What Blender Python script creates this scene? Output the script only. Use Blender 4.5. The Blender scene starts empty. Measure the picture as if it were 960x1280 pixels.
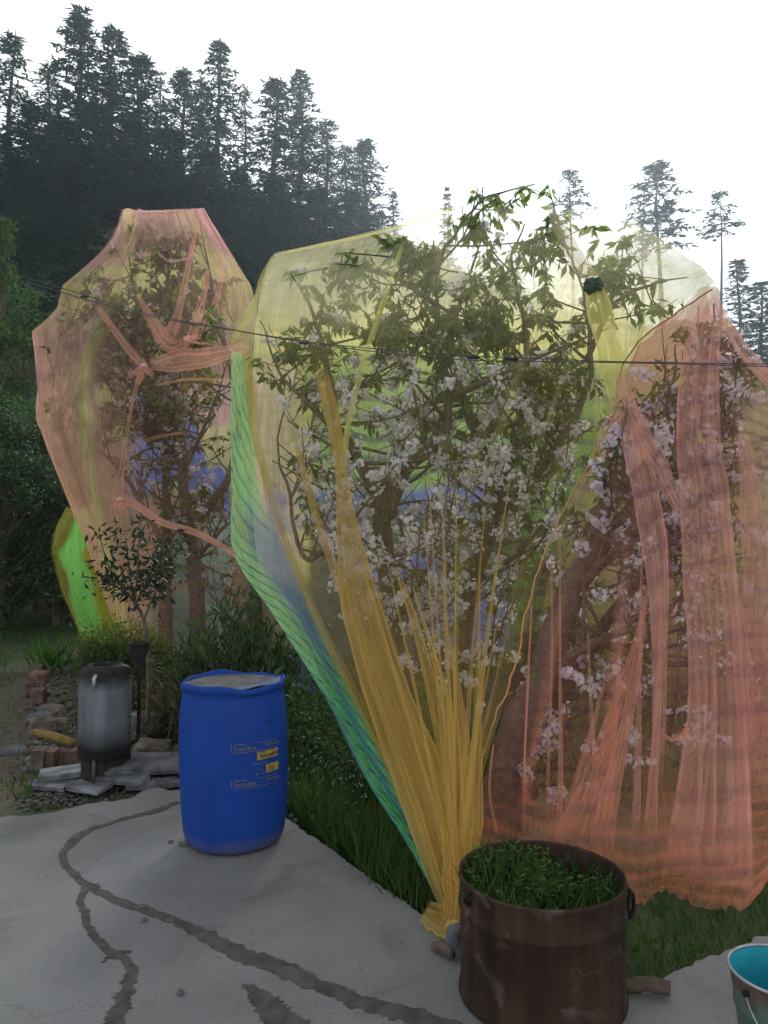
import bpy, bmesh, math, random
import numpy as np
from mathutils import Vector, Matrix

rng = np.random.default_rng(7)
random.seed(7)
scene = bpy.context.scene
COL = scene.collection
R_ = math.radians

# ------------------------------------------------------------------ camera maths
F, CX, CY, HZ = 950.0, 480.0, 640.0, 680.0
CAM = np.array([0.0, 0.0, 1.6])
PITCH = math.atan((HZ - CY) / F)
FWD = np.array([0, math.cos(PITCH), math.sin(PITCH)])
UP = np.array([0, -math.sin(PITCH), math.cos(PITCH)])


def at(px, py, d):
    """the world point seen at photo pixel (px, py), d metres in front of the camera"""
    v = FWD + np.array([1.0, 0, 0]) * (px - CX) / F + UP * (CY - py) / F
    return CAM + v * (d / v[1])


def gp(px, py, z=0.0):
    v = FWD + np.array([1.0, 0, 0]) * (px - CX) / F + UP * (CY - py) / F
    return CAM + v * ((z - CAM[2]) / v[2])


def proj(P):
    q = np.asarray(P) - CAM
    f = q @ FWD
    return CX + F * q[..., 0] / f, CY - F * (q @ UP) / f


# ------------------------------------------------------------------ noise
def _h(ix, iy, s):
    n = np.sin(ix * 127.1 + iy * 311.7 + s * 74.7) * 43758.5453
    return n - np.floor(n)


def noise2(x, y, s=0):
    x = np.asarray(x, float); y = np.asarray(y, float)
    ix, iy = np.floor(x), np.floor(y)
    fx, fy = x - ix, y - iy
    fx = fx * fx * (3 - 2 * fx); fy = fy * fy * (3 - 2 * fy)
    a = _h(ix, iy, s); b = _h(ix + 1, iy, s); c = _h(ix, iy + 1, s); d = _h(ix + 1, iy + 1, s)
    return (a * (1 - fx) + b * fx) * (1 - fy) + (c * (1 - fx) + d * fx) * fy


def fbm(x, y, s=0, o=3):
    t, a, w = 0, 0.5, 0
    for k in range(o):
        t = t + a * noise2(x * 2 ** k, y * 2 ** k, s + k * 13); w += a; a *= .5
    return t / w


def sst(a, b, x):
    t = np.clip((np.asarray(x, float) - a) / (b - a), 0, 1)
    return t * t * (3 - 2 * t)


# ------------------------------------------------------------------ mesh helpers
def tag(o, label=None, cat=None, group=None, kind=None):
    if label: o['label'] = label
    if cat: o['category'] = cat
    if group: o['group'] = group
    if kind: o['kind'] = kind
    return o


def empty(name, loc=(0, 0, 0), rz=0.0):
    o = bpy.data.objects.new(name, None)
    COL.objects.link(o)
    o.location = [float(c) for c in loc]; o.rotation_euler = (0, 0, rz)
    o.empty_display_size = .1
    return o


def mesh_np(name, V, faces, col=None, smooth=False, uv=None):
    """V (n,3); faces: list of (m,k) index arrays"""
    me = bpy.data.meshes.new(name)
    V = np.ascontiguousarray(V, dtype=np.float32)
    me.vertices.add(len(V)); me.vertices.foreach_set('co', V.ravel())
    loops = np.concatenate([np.asarray(f).ravel() for f in faces]).astype(np.int32)
    tot = np.concatenate([np.full(len(f), np.asarray(f).shape[1]) for f in faces]).astype(np.int32)
    st = np.concatenate([[0], np.cumsum(tot)[:-1]]).astype(np.int32)
    me.loops.add(len(loops)); me.loops.foreach_set('vertex_index', loops)
    me.polygons.add(len(tot)); me.polygons.foreach_set('loop_start', st); me.polygons.foreach_set('loop_total', tot)
    me.update(calc_edges=True)
    if smooth:
        me.polygons.foreach_set('use_smooth', np.ones(len(tot), dtype=bool))
    if col is not None:
        a = me.attributes.new('Col', 'FLOAT_COLOR', 'POINT')
        c = np.ones((len(V), 4), np.float32); col = np.asarray(col); c[:, :col.shape[1]] = col
        a.data.foreach_set('color', c.ravel())
    if uv is not None:
        l = me.uv_layers.new(name='UVMap')
        l.data.foreach_set('uv', np.asarray(uv, np.float32)[loops].ravel())
    me.validate()
    return me


class MB:
    def __init__(s):
        s.V = []; s.F = []; s.C = []; s.n = 0

    def add(s, V, faces, col=(1, 1, 1)):
        V = np.asarray(V, float)
        for f in faces: s.F.append(np.asarray(f) + s.n)
        c = np.asarray(col, float)
        s.C.append(np.broadcast_to(c, (len(V), 3)) if c.ndim == 1 else c)
        s.V.append(V); s.n += len(V)
        return s

    def tube(s, P, rad, sides=6, col=(1, 1, 1), cap=True):
        P = np.asarray(P, float); n = len(P)
        rad = np.broadcast_to(np.asarray(rad, float), (n,))
        T = np.gradient(P, axis=0); T /= np.linalg.norm(T, axis=1)[:, None] + 1e-9
        ref = np.array([0.0, 0, 1]) if abs(T[0][2]) < .9 else np.array([1.0, 0, 0])
        N = np.zeros_like(P); nn = np.cross(T[0], ref); nn /= np.linalg.norm(nn)
        for i in range(n):
            nn = nn - T[i] * (nn @ T[i]); nn /= np.linalg.norm(nn) + 1e-9; N[i] = nn
        B = np.cross(T, N)
        a = np.linspace(0, 2 * math.pi, sides, endpoint=False)
        V = P[:, None] + rad[:, None, None] * (N[:, None] * np.cos(a)[None, :, None] + B[:, None] * np.sin(a)[None, :, None])
        V = V.reshape(-1, 3)
        i, j = np.meshgrid(np.arange(n - 1), np.arange(sides), indexing='ij')
        i = i.ravel(); j = j.ravel(); k = (j + 1) % sides
        f = [np.stack([i * sides + j, i * sides + k, (i + 1) * sides + k, (i + 1) * sides + j], 1)]
        if cap:
            f.append(np.arange(sides)[::-1][None]); f.append((np.arange(sides) + (n - 1) * sides)[None])
        return s.add(V, f, col)

    def lathe(s, prof, sides=48, col=(1, 1, 1), c=(0, 0, 0), closed=False):
        prof = np.asarray(prof, float); n = len(prof)
        a = np.linspace(0, 2 * math.pi, sides, endpoint=False)
        V = np.stack([prof[:, None, 0] * np.cos(a), prof[:, None, 0] * np.sin(a), np.repeat(prof[:, 1:2], sides, 1)], -1).reshape(-1, 3) + np.asarray(c)
        i, j = np.meshgrid(np.arange(n - 1), np.arange(sides), indexing='ij')
        i = i.ravel(); j = j.ravel(); k = (j + 1) % sides
        return s.add(V, [np.stack([i * sides + j, i * sides + k, (i + 1) * sides + k, (i + 1) * sides + j], 1)], col)

    def build(s, name, mat, parent=None, smooth=False):
        me = mesh_np(name, np.concatenate(s.V), s.F, np.concatenate(s.C), smooth)
        me.materials.append(mat)
        return link(name, me, parent)


def link(name, me, parent=None):
    o = bpy.data.objects.new(name, me)
    COL.objects.link(o)
    if parent is not None:
        o.parent = parent
        # geometry is given in the parent's local space unless moved by the caller
    return o


def world_part(o, root):
    """geometry was written in world space: keep it there under its root"""
    o.parent = root
    o.matrix_parent_inverse = Matrix.Translation(root.location).inverted()
    return o


def frames(D, roll):
    """(N,3,3) frames whose third axis is D"""
    D = D / (np.linalg.norm(D, axis=1)[:, None] + 1e-9)
    ref = np.where(np.abs(D[:, 2:3]) < .95, np.array([[0, 0, 1.0]]), np.array([[1.0, 0, 0]]))
    X = np.cross(ref, D); X /= np.linalg.norm(X, axis=1)[:, None] + 1e-9
    Y = np.cross(D, X)
    c, s_ = np.cos(roll)[:, None], np.sin(roll)[:, None]
    return np.stack([X * c + Y * s_, -X * s_ + Y * c, D], 2)


def inst(mb, TV, TF, pos, fr, sc, col):
    """many copies of a tiny template inside one part (leaves of a crown)"""
    TV = np.asarray(TV, float); N = len(pos)
    sc = np.asarray(sc, float)
    if sc.ndim == 1: sc = np.repeat(sc[:, None], 3, 1)
    L = TV[None] * sc[:, None]
    V = np.einsum('nij,nkj->nki', fr, L) + pos[:, None]
    k = len(TV)
    off = (np.arange(N) * k)[:, None, None]
    mb.add(V.reshape(-1, 3), [(np.asarray(f)[None] + off).reshape(-1, np.asarray(f).shape[1]) for f in TF],
           np.repeat(np.asarray(col, float), k, 0))


# leaf: along +Z, width X, folded at midrib and curling towards +Y
LEAF = ([(0, 0, 0), (-.17, .05, .5), (0, -.04, .5), (.17, .05, .5), (0, .2, 1.0)],
        [np.array([(0, 1, 2), (1, 4, 2), (0, 2, 3), (2, 4, 3)])])
LANCE = ([(0, 0, 0), (-.075, .03, .4), (0, 0, .45), (.075, .03, .4), (0, .12, 1.0)],
         [np.array([(0, 1, 2), (1, 4, 2), (0, 2, 3), (2, 4, 3)])])
_fv = [(0, 0, 0)]
for k in range(5):
    a = k * 2 * math.pi / 5
    _fv.append((.42 * math.cos(a - .628), .42 * math.sin(a - .628), .1))
for k in range(5):
    a = k * 2 * math.pi / 5
    _fv.append((.5 * math.cos(a), .5 * math.sin(a), .2))
FLOWER = (_fv, [np.array([(0, 1 + k, 6 + k, 1 + (k + 1) % 5) for k in range(5)])])
BLADE = ([(-.5, 0, 0), (.5, 0, 0), (-.38, .12, .4), (.38, .12, .4), (-.2, .34, .75), (.2, .34, .75), (0, .62, 1.0)],
         [np.array([(0, 1, 3, 2), (2, 3, 5, 4)]), np.array([(4, 5, 6)])])
NEEDLE = ([(-.5, 0, 0), (.5, 0, 0), (.32, .05, .6), (0, 0, 1.0), (-.32, .05, .6)], [np.array([(0, 1, 2, 3, 4)])])


def crom(P, n):
    P = np.asarray(P, float)
    if len(P) == 2:
        t = np.linspace(0, 1, n)[:, None]
        return P[0] * (1 - t) + P[1] * t
    t = np.concatenate([[0], np.cumsum(np.linalg.norm(np.diff(P[:, :3], axis=0), axis=1) + 1e-6)])
    q = np.linspace(0, t[-1], n)
    i = np.clip(np.searchsorted(t, q, 'right') - 1, 0, len(P) - 2)
    h = (t[i + 1] - t[i]); s_ = ((q - t[i]) / h)[:, None]
    M = np.zeros_like(P)
    M[1:-1] = (P[2:] - P[:-2]) / (t[2:] - t[:-2])[:, None]
    M[0] = (P[1] - P[0]) / (t[1] - t[0]); M[-1] = (P[-1] - P[-2]) / (t[-1] - t[-2])
    h = h[:, None]
    return ((2 * s_ ** 3 - 3 * s_ ** 2 + 1) * P[i] + (s_ ** 3 - 2 * s_ ** 2 + s_) * h * M[i]
            + (-2 * s_ ** 3 + 3 * s_ ** 2) * P[i + 1] + (s_ ** 3 - s_ ** 2) * h * M[i + 1])


def inpoly(x, y, poly):
    x = np.asarray(x); y = np.asarray(y); ins = np.zeros(x.shape, bool)
    n = len(poly)
    for i in range(n):
        x1, y1 = poly[i]; x2, y2 = poly[(i + 1) % n]
        c = (y1 > y) != (y2 > y)
        ins ^= c & (x < (x2 - x1) * (y - y1) / (y2 - y1 + 1e-12) + x1)
    return ins


# ------------------------------------------------------------------ materials
def nt(name):
    m = bpy.data.materials.new(name); m.use_nodes = True
    t = m.node_tree
    for n in list(t.nodes): t.nodes.remove(n)
    out = t.nodes.new('ShaderNodeOutputMaterial')
    return m, t, out


def N(t, typ, **kw):
    n = t.nodes.new(typ)
    for k, v in kw.items():
        if k in n.inputs: n.inputs[k].default_value = v
        else: setattr(n, k, v)
    return n


def noise_ramp(t, c1, c2, scale, lo=.35, hi=.65, coord=None, detail=5, dist=0.0):
    co = coord or N(t, 'ShaderNodeTexCoord').outputs['Object']
    nz = N(t, 'ShaderNodeTexNoise'); nz.inputs['Scale'].default_value = scale
    nz.inputs['Detail'].default_value = detail; nz.inputs['Distortion'].default_value = dist
    t.links.new(co, nz.inputs['Vector'])
    r = N(t, 'ShaderNodeValToRGB')
    r.color_ramp.elements[0].position = lo; r.color_ramp.elements[1].position = hi
    r.color_ramp.elements[0].color = (*c1, 1); r.color_ramp.elements[1].color = (*c2, 1)
    t.links.new(nz.outputs['Fac'], r.inputs['Fac'])
    return r.outputs['Color'], nz.outputs['Fac']


def mixc(t, a, b, fac, mode='MIX'):
    m = N(t, 'ShaderNodeMix', data_type='RGBA', blend_type=mode)
    for k, v in ((6, a), (7, b)):
        if isinstance(v, (tuple, list)): m.inputs[k].default_value = (*v[:3], 1)
        else: t.links.new(v, m.inputs[k])
    if isinstance(fac, (int, float)): m.inputs[0].default_value = fac
    else: t.links.new(fac, m.inputs[0])
    return m.outputs[2]


def rampf(t, src, lo, hi, a=0.0, b=1.0):
    m = N(t, 'ShaderNodeMapRange')
    m.inputs['From Min'].default_value = lo; m.inputs['From Max'].default_value = hi
    m.inputs['To Min'].default_value = a; m.inputs['To Max'].default_value = b
    t.links.new(src, m.inputs['Value'])
    return m.outputs['Result']


def math_(t, op, a, b=None):
    m = N(t, 'ShaderNodeMath', operation=op)
    for k, v in ((0, a), (1, b)):
        if v is None: continue
        if isinstance(v, (int, float)): m.inputs[k].default_value = v
        else: t.links.new(v, m.inputs[k])
    return m.outputs[0]


def finish(t, out, color, rough=.8, bump=None, bstr=.3, bdist=.01, metal=0.0, spec=.3):
    p = N(t, 'ShaderNodeBsdfPrincipled')
    if isinstance(color, tuple): p.inputs['Base Color'].default_value = (*color, 1)
    else: t.links.new(color, p.inputs['Base Color'])
    if isinstance(rough, float): p.inputs['Roughness'].default_value = rough
    else: t.links.new(rough, p.inputs['Roughness'])
    if isinstance(metal, float): p.inputs['Metallic'].default_value = metal
    else: t.links.new(metal, p.inputs['Metallic'])
    p.inputs['Specular IOR Level'].default_value = spec
    if bump is not None:
        b = N(t, 'ShaderNodeBump'); b.inputs['Strength'].default_value = bstr; b.inputs['Distance'].default_value = bdist
        t.links.new(bump, b.inputs['Height']); t.links.new(b.outputs['Normal'], p.inputs['Normal'])
    t.links.new(p.outputs[0], out.inputs['Surface'])
    return p


def simple(name, c1, c2=None, scale=12, rough=.8, bstr=.3, bdist=.01, metal=0.0, spec=.3, vcol=False):
    m, t, out = nt(name)
    c2 = c2 or tuple(c * .6 for c in c1)
    col, fac = noise_ramp(t, c1, c2, scale)
    if vcol:
        col = mixc(t, col, N(t, 'ShaderNodeAttribute', attribute_name='Col').outputs['Color'], 1.0, 'MULTIPLY')
    finish(t, out, col, rough, fac, bstr, bdist, metal, spec)
    return m


def leafmat(name, trans=.5, rough=.5, tint=(1.2, 1.25, .6)):
    """base colour comes from the colour stored per leaf"""
    m, t, out = nt(name)
    a = N(t, 'ShaderNodeAttribute', attribute_name='Col').outputs['Color']
    p = N(t, 'ShaderNodeBsdfPrincipled'); p.inputs['Roughness'].default_value = rough
    p.inputs['Specular IOR Level'].default_value = .25
    t.links.new(a, p.inputs['Base Color'])
    tr = N(t, 'ShaderNodeBsdfTranslucent')
    t.links.new(mixc(t, a, tint, 1.0, 'MULTIPLY'), tr.inputs['Color'])
    mx = N(t, 'ShaderNodeMixShader'); mx.inputs[0].default_value = trans
    t.links.new(p.outputs[0], mx.inputs[1]); t.links.new(tr.outputs[0], mx.inputs[2])
    t.links.new(mx.outputs[0], out.inputs['Surface'])
    return m


def netmat(name, stripe=None, sfac=.5, sscale=10.0, slant=0.0, duty=.3, weave=.10, patch=.25):
    """thin woven net: colour and cover (how much thread per area) are the cloth's own, stored per point"""
    m, t, out = nt(name)
    at_ = N(t, 'ShaderNodeAttribute', attribute_name='Col')
    uv = N(t, 'ShaderNodeUVMap').outputs['UV']
    mp = N(t, 'ShaderNodeMapping'); mp.inputs['Scale'].default_value = (10, .55, 1); t.links.new(uv, mp.inputs['Vector'])
    nz = N(t, 'ShaderNodeTexNoise'); nz.inputs['Scale'].default_value = 3; nz.inputs['Detail'].default_value = 4
    t.links.new(mp.outputs[0], nz.inputs['Vector'])
    n2 = N(t, 'ShaderNodeTexNoise'); n2.inputs['Scale'].default_value = 2.2; n2.inputs['Detail'].default_value = 4
    t.links.new(uv, n2.inputs['Vector'])
    col = mixc(t, at_.outputs['Color'], rampf(t, nz.outputs['Fac'], .3, .7, .90, 1.07), 1.0, 'MULTIPLY')
    al = math_(t, 'MULTIPLY', at_.outputs['Alpha'], rampf(t, nz.outputs['Fac'], .3, .7, 1 - weave, 1 + weave))
    al = math_(t, 'MULTIPLY', al, rampf(t, n2.outputs['Fac'], .3, .7, .8, 1.2))
    mp5 = N(t, 'ShaderNodeMapping'); mp5.inputs['Scale'].default_value = (38, 1.6, 1); t.links.new(uv, mp5.inputs['Vector'])
    n5 = N(t, 'ShaderNodeTexNoise'); n5.inputs['Scale'].default_value = 2; n5.inputs['Detail'].default_value = 3; t.links.new(mp5.outputs[0], n5.inputs['Vector'])
    al = math_(t, 'MULTIPLY', al, rampf(t, n5.outputs['Fac'], .35, .7, .86, 1.22))
    n4 = N(t, 'ShaderNodeTexNoise'); n4.inputs['Scale'].default_value = 130; n4.inputs['Detail'].default_value = 2
    t.links.new(N(t, 'ShaderNodeTexCoord').outputs['Object'], n4.inputs['Vector'])
    al = math_(t, 'MULTIPLY', al, rampf(t, n4.outputs['Fac'], .3, .7, .87, 1.13))
    if stripe:
        sx = N(t, 'ShaderNodeSeparateXYZ'); t.links.new(uv, sx.inputs[0])
        wob = math_(t, 'MULTIPLY', n2.outputs['Fac'], .16)
        ph = math_(t, 'ADD', math_(t, 'ADD', sx.outputs['Y'], math_(t, 'MULTIPLY', sx.outputs['X'], slant)), wob)
        fr = math_(t, 'FRACT', math_(t, 'MULTIPLY', ph, sscale))
        tri = math_(t, 'ABSOLUTE', math_(t, 'SUBTRACT', fr, .5))
        s_ = math_(t, 'MULTIPLY', rampf(t, tri, .5 - duty / 2 - .06, .5 - duty / 2 + .06, 0, 1), rampf(t, nz.outputs['Fac'], .3, .6, .35, 1))
        s_ = math_(t, 'MULTIPLY', s_, sfac)
        n3 = N(t, 'ShaderNodeTexNoise'); n3.inputs['Scale'].default_value = 1.3; n3.inputs['Detail'].default_value = 3
        t.links.new(uv, n3.inputs['Vector'])
        s_ = math_(t, 'MULTIPLY', s_, rampf(t, n3.outputs['Fac'], .38, .62, patch, 1))
        sc_ = N(t, 'ShaderNodeSeparateColor'); t.links.new(at_.outputs['Color'], sc_.inputs[0])
        s_ = math_(t, 'MULTIPLY', s_, rampf(t, math_(t, 'SUBTRACT', sc_.outputs[1], sc_.outputs[2]), -.1, .04, .15, 1))
        col = mixc(t, col, stripe, s_)
    d = N(t, 'ShaderNodeBsdfDiffuse'); tr = N(t, 'ShaderNodeBsdfTranslucent')
    t.links.new(col, d.inputs['Color']); t.links.new(col, tr.inputs['Color'])
    m1 = N(t, 'ShaderNodeMixShader'); m1.inputs[0].default_value = .5
    t.links.new(d.outputs[0], m1.inputs[1]); t.links.new(tr.outputs[0], m1.inputs[2])
    tp = N(t, 'ShaderNodeBsdfTransparent')
    m2 = N(t, 'ShaderNodeMixShader'); t.links.new(al, m2.inputs[0])
    t.links.new(tp.outputs[0], m2.inputs[1]); t.links.new(m1.outputs[0], m2.inputs[2])
    t.links.new(m2.outputs[0], out.inputs['Surface'])
    return m


M = {}
M['bark'] = simple('cherry bark', (.085, .062, .048), (.16, .125, .10), 26, .9, .6, .012)
M['conifer_bark'] = simple('conifer bark', (.045, .035, .03), (.09, .075, .065), 8, .95, .5, .03)
M['leaf'] = leafmat('cherry leaf', .6)
M['needle'] = leafmat('conifer needles', .35, .7, (1, 1.2, 1.0))
M['bush'] = leafmat('bush leaf', .3, .55)
M['grass'] = leafmat('grass blade', .35, .6)
M['petal'] = leafmat('white petal', .45, .6, (1, .96, .95))
M['net'] = netmat('plain net')
M['net_pink'] = netmat('pink net', (.40, .19, .25), .75, 6.0, .12, .34, .1, .15)
M['net_peach'] = netmat('peach net', (.42, .22, .26), .6, 4.5, 1.6, .2, .1, .2)
M['net_yellow'] = netmat('yellow net', (.24, .24, .12), .28, 5.5, 0, .3)
M['net_stripe'] = netmat('green striped net', (.04, .07, .26), .85, 4.6, -.8, .22, .1, .5)
M['net_back'] = netmat('green and blue banded net', (.03, .05, .13), 1.0, 3.2, .1, .30, .1, .9)
M['cord'] = leafmat('cord', .1, .7, (1, 1, 1))

# concrete
m, t, out = nt('weathered concrete')
oc = N(t, 'ShaderNodeTexCoord').outputs['Object']
c1, f1 = noise_ramp(t, (.185, .189, .196), (.268, .271, .272), 1.3, .3, .7, oc, 7, .6)
c2, f2 = noise_ramp(t, (.84, .84, .84), (1.05, 1.05, 1.04), 70, .3, .7, oc, 6)
c3, f3 = noise_ramp(t, (1, 1, 1), (.62, .58, .52), 2.6, .56, .76, oc, 6, 1.2)
c4, f4 = noise_ramp(t, (1, 1, 1), (.55, .52, .48), 21, .68, .75, oc, 3, .3)
c = mixc(t, mixc(t, mixc(t, c1, c2, 1, 'MULTIPLY'), c3, .8, 'MULTIPLY'), c4, .7, 'MULTIPLY')
vo = N(t, 'ShaderNodeTexVoronoi', feature='DISTANCE_TO_EDGE'); vo.inputs['Scale'].default_value = 1.1
dm = N(t, 'ShaderNodeTexNoise'); dm.inputs['Scale'].default_value = 3.5; dm.inputs['Detail'].default_value = 8; t.links.new(oc, dm.inputs['Vector'])
t.links.new(mixc(t, oc, dm.outputs['Color'], .22), vo.inputs['Vector'])
hair = math_(t, 'MULTIPLY', rampf(t, vo.outputs['Distance'], .0, .006, 1, 0), rampf(t, f1, .5, .62, 0, .25))
c = mixc(t, c, (.07, .07, .065), hair)
c5, f5 = noise_ramp(t, (1.12, 1.12, 1.1), (.82, .82, .80), .55, .4, .62, oc, 5, .8)
c = mixc(t, c, c5, 1.0, 'MULTIPLY')
bm_ = math_(t, 'ADD', math_(t, 'MULTIPLY', f2, .4), math_(t, 'MULTIPLY', f1, 1.5))
finish(t, out, c, .88, bm_, .14, .003, 0.0, .25)
M['concrete'] = m
m, t, out = nt('dark crack mortar')
c1, f1 = noise_ramp(t, (.055, .058, .05), (.115, .115, .10), 16, .3, .7, None, 6, .4)
finish(t, out, c1, .9, f1, .4, .004)
M['mortar'] = m

# ground: earth, straw and moss, with the path on the left
m, t, out = nt('earth and straw')
oc = N(t, 'ShaderNodeTexCoord').outputs['Object']
c1, f1 = noise_ramp(t, (.045, .04, .028), (.14, .12, .09), 24, .3, .7, oc, 8, .3)
c2, f2 = noise_ramp(t, (.026, .045, .016), (.055, .085, .028), 1.2, .35, .65, oc, 6)
gm = N(t, 'ShaderNodeAttribute', attribute_name='Col')
sp = N(t, 'ShaderNodeSeparateColor'); t.links.new(gm.outputs['Color'], sp.inputs[0])
c = mixc(t, c2, c1, sp.outputs[0])
finish(t, out, c, .95, f1, .5, .012)
M['ground'] = m

# ------------------------------------------------------------------ terrain
PA, PB = np.array([-.56, 4.4]), np.array([.32, 3.07])
_e = (PB - PA) / np.linalg.norm(PB - PA); _nrm = np.array([-_e[1], _e[0]])


def G(x, y):
    x = np.asarray(x, float); y = np.asarray(y, float)
    s_ = (x - PA[0]) * _nrm[0] + (y - PA[1]) * _nrm[1]
    z = -.05 - sst(-.1, .15, s_) * .06 - .2 * sst(0.1, 1.8, s_) * sst(14, 8, y)
    crest = np.interp(x, [-120, -40, -12, 0, 10, 22, 40, 120], [30, 28, 26.5, 24.5, 20.5, 16.5, 12, 6])
    hh = sst(12, 62, y) * crest - np.clip(y - 64, 0, 80) * .06
    hh = hh + sst(13, 30, y) * (fbm(x * .18, y * .18, 3) - .5) * 2.0
    return z + hh + (fbm(x * 2.2, y * 2.2, 5) - .5) * .05


xs = np.sinh(np.linspace(-4.6, 4.6, 260)) * 2.6
ys = np.concatenate([np.linspace(-90, -4, 16), np.linspace(-3, 14, 120), 14 + np.linspace(.25, 11, 110) ** 2])
X, Y = np.meshgrid(xs, ys); Z = G(X, Y)
V = np.stack([X, Y, Z], -1).reshape(-1, 3)
ny, nx = X.shape
i, j = np.meshgrid(np.arange(ny - 1), np.arange(nx - 1), indexing='ij'); i = i.ravel(); j = j.ravel()
Fc = np.stack([i * nx + j, i * nx + j + 1, (i + 1) * nx + j + 1, (i + 1) * nx + j], 1)
pathm = sst(.6, .0, np.abs(X + 3.35 + .17 * (Y - 6)) - .75 + (fbm(X, Y, 9) - .5) * .8) * sst(15, 12, Y) * (Y > 3.5)
pathm = np.maximum(pathm, sst(.5, .75, fbm(X * .9, Y * .9, 21)) * .55 * sst(14, 10, Y) * (X < -1))
pathm = np.maximum(pathm, sst(22, 50, Y) * .5 * sst(.4, .7, fbm(X * .2, Y * .2, 31)))
cc = np.stack([pathm, pathm, pathm], -1).reshape(-1, 3)
me = mesh_np('ground', V, [Fc], cc, True); me.materials.append(M['ground'])
tag(link('ground', me), 'earth ground with a straw strewn path rising to the wooded hill', None, None, 'structure')

# ------------------------------------------------------------------ concrete slab
edge_px = [(-260, 1052), (-120, 1036), (0, 1021), (60, 1016), (110, 1004), (160, 998), (190, 985), (216, 988), (262, 980), (306, 983),
           (335, 1004), (361, 1026), (400, 1052), (450, 1089), (500, 1124), (545, 1155), (580, 1180), (640, 1216), (700, 1243), (750, 1252), (790, 1242), (835, 1217),
           (880, 1199), (925, 1182), (980, 1160), (1080, 1128), (1250, 1080)]
pts = [gp(x, y) [:2] for x, y in edge_px]
dense = crom(np.array([(p[0], p[1], 0) for p in pts]), 420)
k_ = np.arange(420)
jit = (fbm(k_ * .33, k_ * 0, 41) - .5) * .05
dense[:, 1] += jit; dense[:, 0] += (fbm(k_ * .4, k_ * 0, 43) - .5) * .03
loop = [tuple(p[:2]) for p in dense] + [(5.5, 3.0), (5.5, -3.0), (-6.5, -3.0), (-6.5, 4.0)]
bm = bmesh.new()
vs = [bm.verts.new((x, y, 0)) for x, y in loop]
f = bm.faces.new(vs)
if f.normal.z < 0: f.normal_flip()
bm.normal_update()
if f.normal.z < 0: bmesh.ops.reverse_faces(bm, faces=[f])
r = bmesh.ops.extrude_face_region(bm, geom=[f])
for v in [g for g in r['geom'] if isinstance(g, bmesh.types.BMVert)]:
    v.co.z -= .22
f.normal_flip() if False else None
bmesh.ops.recalc_face_normals(bm, faces=bm.faces)
me = bpy.data.meshes.new('concrete_slab'); bm.to_mesh(me); bm.free()
me.materials.append(M['concrete'])
slab = tag(link('concrete_slab', me), 'grey concrete yard slab with dark repaired cracks', None, None, 'structure')


def crack(pix, widths, seed):
    P = crom(np.array([(x, y, w) for (x, y), w in zip(pix, widths)], float), 320)
    w = P[:, 2]
    T = np.gradient(P[:, :2], axis=0); T /= np.linalg.norm(T, axis=1)[:, None]
    Nn = np.stack([-T[:, 1], T[:, 0]], 1)
    kk = np.arange(len(P))
    wl = 1.05 * w * (.30 + .55 * fbm(kk * .36, kk * 0, seed, 4)); wr = 1.05 * w * (.30 + .55 * fbm(kk * .39, kk * 0, seed + 5, 4))
    P[:, 0] += (fbm(kk * .09, kk * 0, seed + 9, 4) - .5) * 12; P[:, 1] += (fbm(kk * .12, kk * 0, seed + 19, 4) - .5) * 5
    V = []
    for q, n_, a, b in zip(P, Nn, wl, wr):
        for s_ in (-a, 0, b):
            g = gp(q[0] + n_[0] * s_, q[1] + n_[1] * s_ * .6, .004 if s_ == 0 else .0025); V.append(g)
    n = len(P); i = np.arange(n - 1)
    fs = np.concatenate([np.stack([i * 3 + k, i * 3 + k + 1, i * 3 + k + 4, i * 3 + k + 3], 1) for k in (0, 1)])
    me = mesh_np('crack_repair', np.array(V), [fs], None); me.materials.append(M['mortar'])
    me.update()
    return link('crack_repair', me, slab)


crack([(232, 1001), (200, 1012), (165, 1020), (120, 1034), (92, 1050), (80, 1068), (88, 1088), (112, 1108), (165, 1130), (225, 1152), (265, 1174),
       (310, 1196), (360, 1214), (400, 1232), (450, 1252), (520, 1270), (620, 1300)],
      [3, 7, 5, 6, 10, 8, 9, 10, 12, 13, 20, 24, 26, 22, 24, 26, 22], 3)
crack([(112, 1108), (98, 1122), (108, 1148), (120, 1172), (138, 1190), (158, 1202), (164, 1222), (152, 1250), (142, 1290), (150, 1330)],
      [9, 8, 9, 10, 12, 13, 14, 17, 22, 16], 12)
crack([(303, 1232), (318, 1236), (330, 1250), (345, 1268), (365, 1286), (390, 1310)], [5, 14, 26, 34, 38, 40], 23)
crack([(104, 1110), (113, 1107), (124, 1108)], [3, 6, 3], 31)
crack([(128, 1201), (146, 1192), (164, 1188)], [1.5, 5, 2], 33)

# ------------------------------------------------------------------ cherry trees
def world_line(pix, n):
    return crom(np.array([at(*p) for p in pix]), n)


def rand_dirs(n):
    d = rng.normal(size=(n, 3)); return d / np.linalg.norm(d, axis=1)[:, None]


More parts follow.
